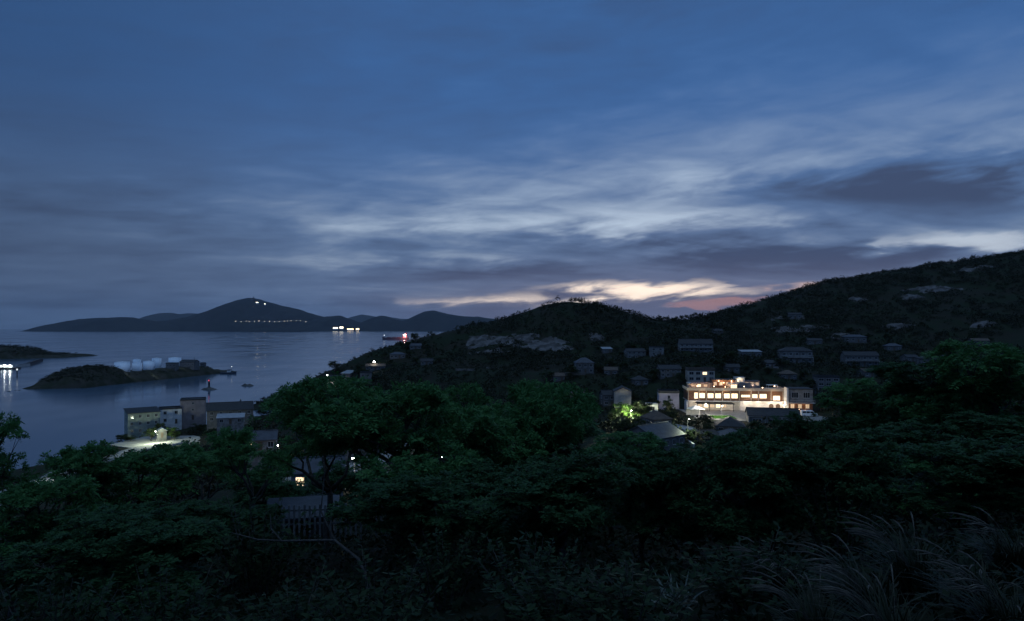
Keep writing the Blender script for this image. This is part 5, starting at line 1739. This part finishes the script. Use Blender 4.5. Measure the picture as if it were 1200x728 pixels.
MB().ball((.43 * L, -.6, fh + 10), 1.4, 8).build('mast_light', glow('ship_white_light', (.9, .95, 1), 3.2), cs)
for x, z_ in ((sx_ - 4, fh + 13), (sx_ + 2, fh + 13.5), (sx_ + 7, fh + 12)):
    MB().ball((x, 9, z_), 1.1, 8).build('deck_light', glow('ship_deck_light', (1, .82, .80), 9), cs)
MB().box(sx_ - 6, sx_ + 8, 8.52, 8.62, fh + 1.5, fh + 5.5).build('deckhouse_glow_panel', glow('ship_red_glow', (1, .10, .12), .75), cs)  # red emission stands in for lamplight on the superstructure side
light(cs, (sx_, 22, fh + 9), 60000, (1, .45, .42), 2.0)
tag(cs, 'red cargo ship with lit superstructure crossing beyond the spur', 'ship')

# ---------------------------------------------------------------- far shore lights
G_far = glow('far_lamp', (1, .93, .80), 4.5, sample=False)
G_farw = glow('far_window', (1, .86, .62), 8, sample=False)
fl = None
k = 0
XS = [178, 184, 192, 196, 206, 221, 225, 229, 233, 237, 242, 247, 253, 258, 264, 270, 276, 282, 288, 294, 299, 305, 311, 316, 322, 327, 333, 338, 343, 348, 354, 359]
for px in XS:
    px += random.uniform(-1.4, 1.4)
    py = float(np.interp(px, [178, 200, 220, 240, 280, 330, 360], [380.6, 380.2, 379.0, 378.4, 377.9, 377.6, 377.4])) + random.uniform(-.55, .55)
    q = far_main(px, py)
    if fl is None:
        fl = empty('road_lamp', (0, 0, 0))
        MB().lathe([(.5, -4), (.35, 9)], 6).build('pole', M_dkmetal, fl)
        MB().ball((0, -1.5, 9.6), 3.2, 8).build('lamp', G_far, fl); o = fl
    else: o = copy_tree(fl)
    sc_ = random.choice((.5, .6, .75, .9, 1.0, 1.2))
    o.location = (q.x, q.y - 25, q.z + 4); o.scale = (sc_, sc_, 1)
    tag(o, 'one of the tiny road lamps strung along the far island', 'road lamp', 'road lamps along the far island')


def far_building(px, py, w, h, label, glass, nx=6, nz=3, dep=14):
    q = far_main(px, py)
    root = empty('lit_building', (q.x, q.y - 25, q.z - 6))
    MB().box(-w / 2, w / 2, 0, dep, -20, h).build('wall', W_white, root)
    MB().box(-w / 2 - 1, w / 2 + 1, -1, dep + 1, h, h + 1.2).build('roof', R_dark, root)
    for i in range(nx):
        for j in range(nz):
            cx_ = -w / 2 + w * (i + .5) / nx; cz_ = h * (j + .5) / nz
            MB().box(cx_ - w / nx * .36, cx_ + w / nx * .36, -.4, -.05, cz_ - h / nz * .33, cz_ + h / nz * .33).build('window', glass, root)
    return tag(root, label, 'building', 'lit buildings on the far island')


far_building(393.5, 384.6, 70, 16, 'leftmost of the lit port buildings at the foot of the far island', G_farw, 5, 2)
far_building(400.5, 384.4, 55, 24, 'tall lit port building second from the left on the far shore', G_farw, 4, 3)
far_building(411, 386.2, 95, 20, 'widest low lit port building on the far shore', glow('far_window_amber', (1, .74, .40), 7, sample=False), 7, 2)
far_building(419.5, 386.2, 50, 22, 'amber port building next to the widest one on the far shore', glow('far_window_amber', (1, .74, .40), 7), 4, 2)
far_building(428.5, 384.8, 70, 26, 'rightmost lit port building, whiter than the others, on the far shore', glow('far_window_white', (.95, .97, 1), 5, sample=False), 5, 2)
far_building(302, 354.6, 36, 11, 'lit station building left of the far summit lights', G_farw, 4, 1)
far_building(311, 356.2, 20, 9, 'small lit building right and below the far summit station', G_farw, 2, 1)
q = far_main(297, 350.8)
tw = empty('summit_tower', (q.x, q.y, q.z - 4))
MB().lathe([(14, -20), (14, 14), (19, 15), (19, 22), (8, 30), (2, 52)], 14).build('tower', W_grey, tw)
MB().box(-34, -18, -9, 9, -20, 12).build('side_block', W_grey, tw)
tag(tw, 'squat tower on the summit of the far island', 'tower')

# floodlights of the depot
for px, Y, lab in ((150, 622, 'depot floodlight mast in front of the widest storage tank'), (181, 650, 'depot floodlight mast in front of the middle storage tanks'), (212, 700, 'depot floodlight mast in front of the rightmost storage tank')):
    q = on_islet(px, Y)
    fp = empty('floodlight_mast', q)
    MB().lathe([(.14, -1), (.08, 5.4)], 8).build('pole', M_dkmetal, fp)
    hd = MB().box(-.35, .35, -.1, .16, 5.3, 5.7).build('lamp_head', M_dkmetal, fp)
    MB().box(-.28, .28, .165, .20, 5.36, 5.64).build('lens', glow('flood_lens', (.75, .9, 1), 1.2), hd)
    sl = bpy.data.lights.new('flood_light', 'SPOT')
    sl.energy = 650; sl.color = (.70, .85, 1); sl.spot_size = math.radians(172); sl.spot_blend = .3; sl.shadow_soft_size = .2
    so = bpy.data.objects.new('flood_light', sl); COL.objects.link(so); so.parent = fp
    so.location = (0, .4, 5.5); so.rotation_euler = (math.radians(92), 0, 0)
    tag(fp, lab, 'floodlight', 'depot floodlights')
# ================================================================ trees about the village, scrub on the hills
vt = [tree_proto('village_tree', 31, 5.0, 5.0, 1.2, 'round', 130, 0.62, m_leaf_mid, m_bark, fronds=6),
      tree_proto('village_tree', 37, 4.4, 5.6, 1.4, 'round', 110, 0.62, m_leaf_mid, m_bark, (0.3, 0), fronds=6)]
vt.append(tree_proto('village_tree', 41, 5.6, 5.2, 1.0, 'round', 170, 0.55, leaf_mat('lamp_lightened_leaves', (0.075, 0.135, 0.035), (0.12, 0.20, 0.05), .35), m_bark, fronds=7))  # leaf colour itself lightened so the lamp-lit trees look brighter
vused = [False, False, False]
VT_POS = []


def vtree(x, y, h, w, label, group, k=None):
    k = random.randrange(2) if k is None else k
    W, Hh = root_ext[vt[k].name]
    o = vt[k] if not vused[k] else copy_tree(vt[k])
    vused[k] = True
    o.location = (x, y, gz(x, y) - .1); o.rotation_euler = (0, 0, random.uniform(0, 6.28)); o.scale = (w / W, w / W, h / Hh)
    VT_POS.append((x, y))
    return tag(o, label, 'tree', group)


def clear(x, y, m=1.0):
    for ref, p, w, d, a, r in HOUSES:
        ca, sa = math.cos(-a), math.sin(-a)
        lx_, ly_ = (x - p.x) * ca - (y - p.y) * sa, (x - p.x) * sa + (y - p.y) * ca
        if abs(lx_) < w / 2 + m and -m < ly_ < d + m: return False
    return True


SHAPE = ['small dark tree', 'rounded tree', 'slim tree', 'bushy little tree', 'ragged tree', 'spreading tree']
for n_h, (ref, p, w, d, a, r) in enumerate(list(HOUSES)):
    if p.y < 150: continue
    for sd_, word in ((-1, 'left'), (1, 'right')):
        off = w / 2 + random.uniform(2.0, 4.5); back_ = random.uniform(0, d * .8)
        x = p.x + sd_ * off * math.cos(a) - back_ * math.sin(a); y = p.y + sd_ * off * math.sin(a) + back_ * math.cos(a)
        if clear(x, y, 1.6) and gz(x, y) > 1.5 and not (60 < x < 108 and 204 < y < 254):
            h = random.uniform(3.4, 6.0) * (1.0 if p.y < 330 else .85)
            vtree(x, y, h, h * random.uniform(.85, 1.25), '%s standing just %s of %s' % (SHAPE[(n_h * 2 + (sd_ > 0)) % 6], word, ref), 'trees between the village houses')
    if n_h % 2 == 0:
        x = p.x - (d + 4) * math.sin(a); y = p.y + (d + 4) * math.cos(a)
        if clear(x, y, 1.5) and gz(x, y) > 1.5 and not (60 < x < 108 and 204 < y < 254):
            vtree(x, y, random.uniform(6, 8), random.uniform(5, 7), 'taller tree rising behind %s' % ref, 'trees between the village houses')

q = P(731, 500, 237)
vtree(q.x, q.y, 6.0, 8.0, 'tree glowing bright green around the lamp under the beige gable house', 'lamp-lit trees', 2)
q = P(753, 502, 234)
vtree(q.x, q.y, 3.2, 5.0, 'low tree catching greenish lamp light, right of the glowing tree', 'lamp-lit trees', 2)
q = P(716, 505, 229)
vtree(q.x, q.y, 4.0, 4.5, 'dark tree half covering the glowing green tree from the left', 'lamp-lit trees', 1)
q = P(201, 512, 290)
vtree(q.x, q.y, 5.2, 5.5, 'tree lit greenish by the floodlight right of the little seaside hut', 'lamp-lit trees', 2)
q = P(143, 517, 292)
vtree(q.x, q.y, 3.6, 6.0, 'low dark bush on the shore left of the tall seaside block', 'shore bushes', 0)
q = P(154, 518, 285)
vtree(q.x, q.y, 2.6, 4.5, 'smaller bush at the foot of the tall seaside block', 'shore bushes', 1)
# row on the saddle, against the sky
for i, px in enumerate((772, 777.5, 783, 788, 793, 798.5, 804, 809, 814, 820)):
    cand = np.linspace(500, 640, 60); xs_ = (px - CX) / FOC * cand; gg = ground(xs_, cand)
    e_ = (gg - EYE) / cand; k = int(np.argmax(e_))
    vtree(float(xs_[k]), float(cand[k]), random.uniform(3.8, 6.0), random.uniform(3.2, 5.2), 'one of a row of small trees on the saddle against the sunset', 'row of trees on the saddle')

# scrub: woods that read as one mass
def scrub(name, xx, yy, zz, hh, ww, per, lsz, m_):
    n = len(xx)
    s_ = unit(RNG.normal(0, 1, (n * per, 3)))
    s_[:, 2] = np.abs(s_[:, 2]) - .15
    s_ *= RNG.uniform(.5, 1.06, (n * per, 1)) * np.repeat(RNG.uniform(.9, 1.1, n), per)[:, None]
    # lopsided crowns made of two or three lobes
    lob = RNG.normal(0, .42, (n, 3, 2)); pick = RNG.integers(0, 3, n * per)
    off = lob[np.repeat(np.arange(n), per), pick]
    HW = np.repeat(ww * .5, per); HH = np.repeat(hh, per)
    C_ = np.repeat(np.stack([xx, yy, zz], 1), per, 0) + s_ * np.stack([HW * .8, HW * .8, HH * .6], 1) + np.array([0, 0, .32]) * HH[:, None]
    C_[:, :2] += off * HW[:, None]
    C_[:, 2] += np.where(pick == 0, .18, np.where(pick == 1, -.05, .05)) * HH
    Ax = unit(s_ * .4 + RNG.normal(0, .7, (n * per, 3)))
    Up = unit(s_ + RNG.normal(0, .4, (n * per, 3)))
    Ln = RNG.uniform(.5, 1.2, n * per) * lsz * np.repeat(np.clip(hh / 3.0, .6, 1.3), per)
    v, f = quads_from(C_, Ax, Up, Ln * 1.25, Ln * .85)
    return tag(mesh_np(name, v, f, m_), kind='stuff')


N = 60000
yy = np.sqrt(RNG.uniform(120 ** 2, 760 ** 2, N)); xx = RNG.uniform(-.62, .80, N) * yy
zz = ground(xx, yy)
keep = zz > 1.6
rk = rockmask(xx, yy)
keep &= (rk < .4) | (RNG.uniform(0, 1, N) < .16)
gul = np.abs(vnoise(xx / 34, yy / 60, 81)) # gullies and tracks left bare
keep &= (gul > .07) & (vnoise(xx / 22, yy / 22, 77) + vnoise(xx / 7, yy / 7, 78) * .5 > -.62)
for cx_, cy_, rad, z in PADS: keep &= np.hypot(xx - cx_, yy - cy_) > rad + 1
keep &= ~((xx > 58) & (xx < 110) & (yy > 214) & (yy < 262))
keep &= ~((np.abs(xx + 143) < 9) & (yy > 150) & (yy < 300))
lowf = np.ones(N)
for ref, p, w, d, a, r in HOUSES:
    ca, sa = math.cos(-a), math.sin(-a)
    lx_ = (xx - p.x) * ca - (yy - p.y) * sa; ly_ = (xx - p.x) * sa + (yy - p.y) * ca
    keep &= ~((np.abs(lx_) < w / 2 + 1.3) & (ly_ > -1.5) & (ly_ < d + 1.0))
    lowf = np.where((np.abs(lx_) < w / 2 + 2) & (ly_ > -14) & (ly_ <= 0), np.minimum(lowf, .5), lowf)
lowf = np.where((xx < -12) & (yy > 360), lowf * .6, lowf)
xx, yy, zz, lowf = xx[keep], yy[keep], zz[keep], lowf[keep]
vis = np.ones(len(xx), bool)
for f_ in np.linspace(.25, .985, 16):
    line = EYE + (zz + 6 - EYE) * f_
    vis &= ground(xx * f_, yy * f_) < line + 3.5
xx, yy, zz, lowf = xx[vis], yy[vis], zz[vis], lowf[vis]
n = min(len(xx), 19000); sel = RNG.permutation(len(xx))[:n]
xx, yy, zz, lowf = xx[sel], yy[sel], zz[sel], lowf[sel]
hh = np.exp(RNG.normal(.75, .45, n)) * (1 + .5 * vnoise(xx / 30, yy / 30, 85))
hh = np.clip(hh, .8, 5.5) * lowf
ww = np.maximum(hh * RNG.uniform(.9, 1.7, n), 1.4)
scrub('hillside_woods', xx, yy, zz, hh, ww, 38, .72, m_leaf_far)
print('scrub', n, 'village trees', len(VT_POS))
# growth on the islet and the headland
xi = RNG.uniform(-440, -300, 9000); yi = RNG.uniform(545, 790, 9000); zi = islet_z(xi, yi)
ui = (xi - SH0[0]) * _ax[0] + (yi - SH0[1]) * _ax[1]
k_ = (zi > 4.5) & ((ui < 74) | ((zi > 5) & (ui > 78) & (RNG.uniform(0, 1, 9000) < .22) & (zi < 8.0)))
xi, yi, zi = xi[k_][:1500], yi[k_][:1500], zi[k_][:1500]
h_ = RNG.uniform(.7, 2.2, len(xi))
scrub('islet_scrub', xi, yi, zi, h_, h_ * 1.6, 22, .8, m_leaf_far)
xi = RNG.uniform(-960, -745, 5000); yi = RNG.uniform(1060, 1200, 5000); zi = head_z(xi, yi)
k_ = zi > 4.2
xi, yi, zi = xi[k_][:1100], yi[k_][:1100], zi[k_][:1100]
h_ = RNG.uniform(1, 3.4, len(xi))
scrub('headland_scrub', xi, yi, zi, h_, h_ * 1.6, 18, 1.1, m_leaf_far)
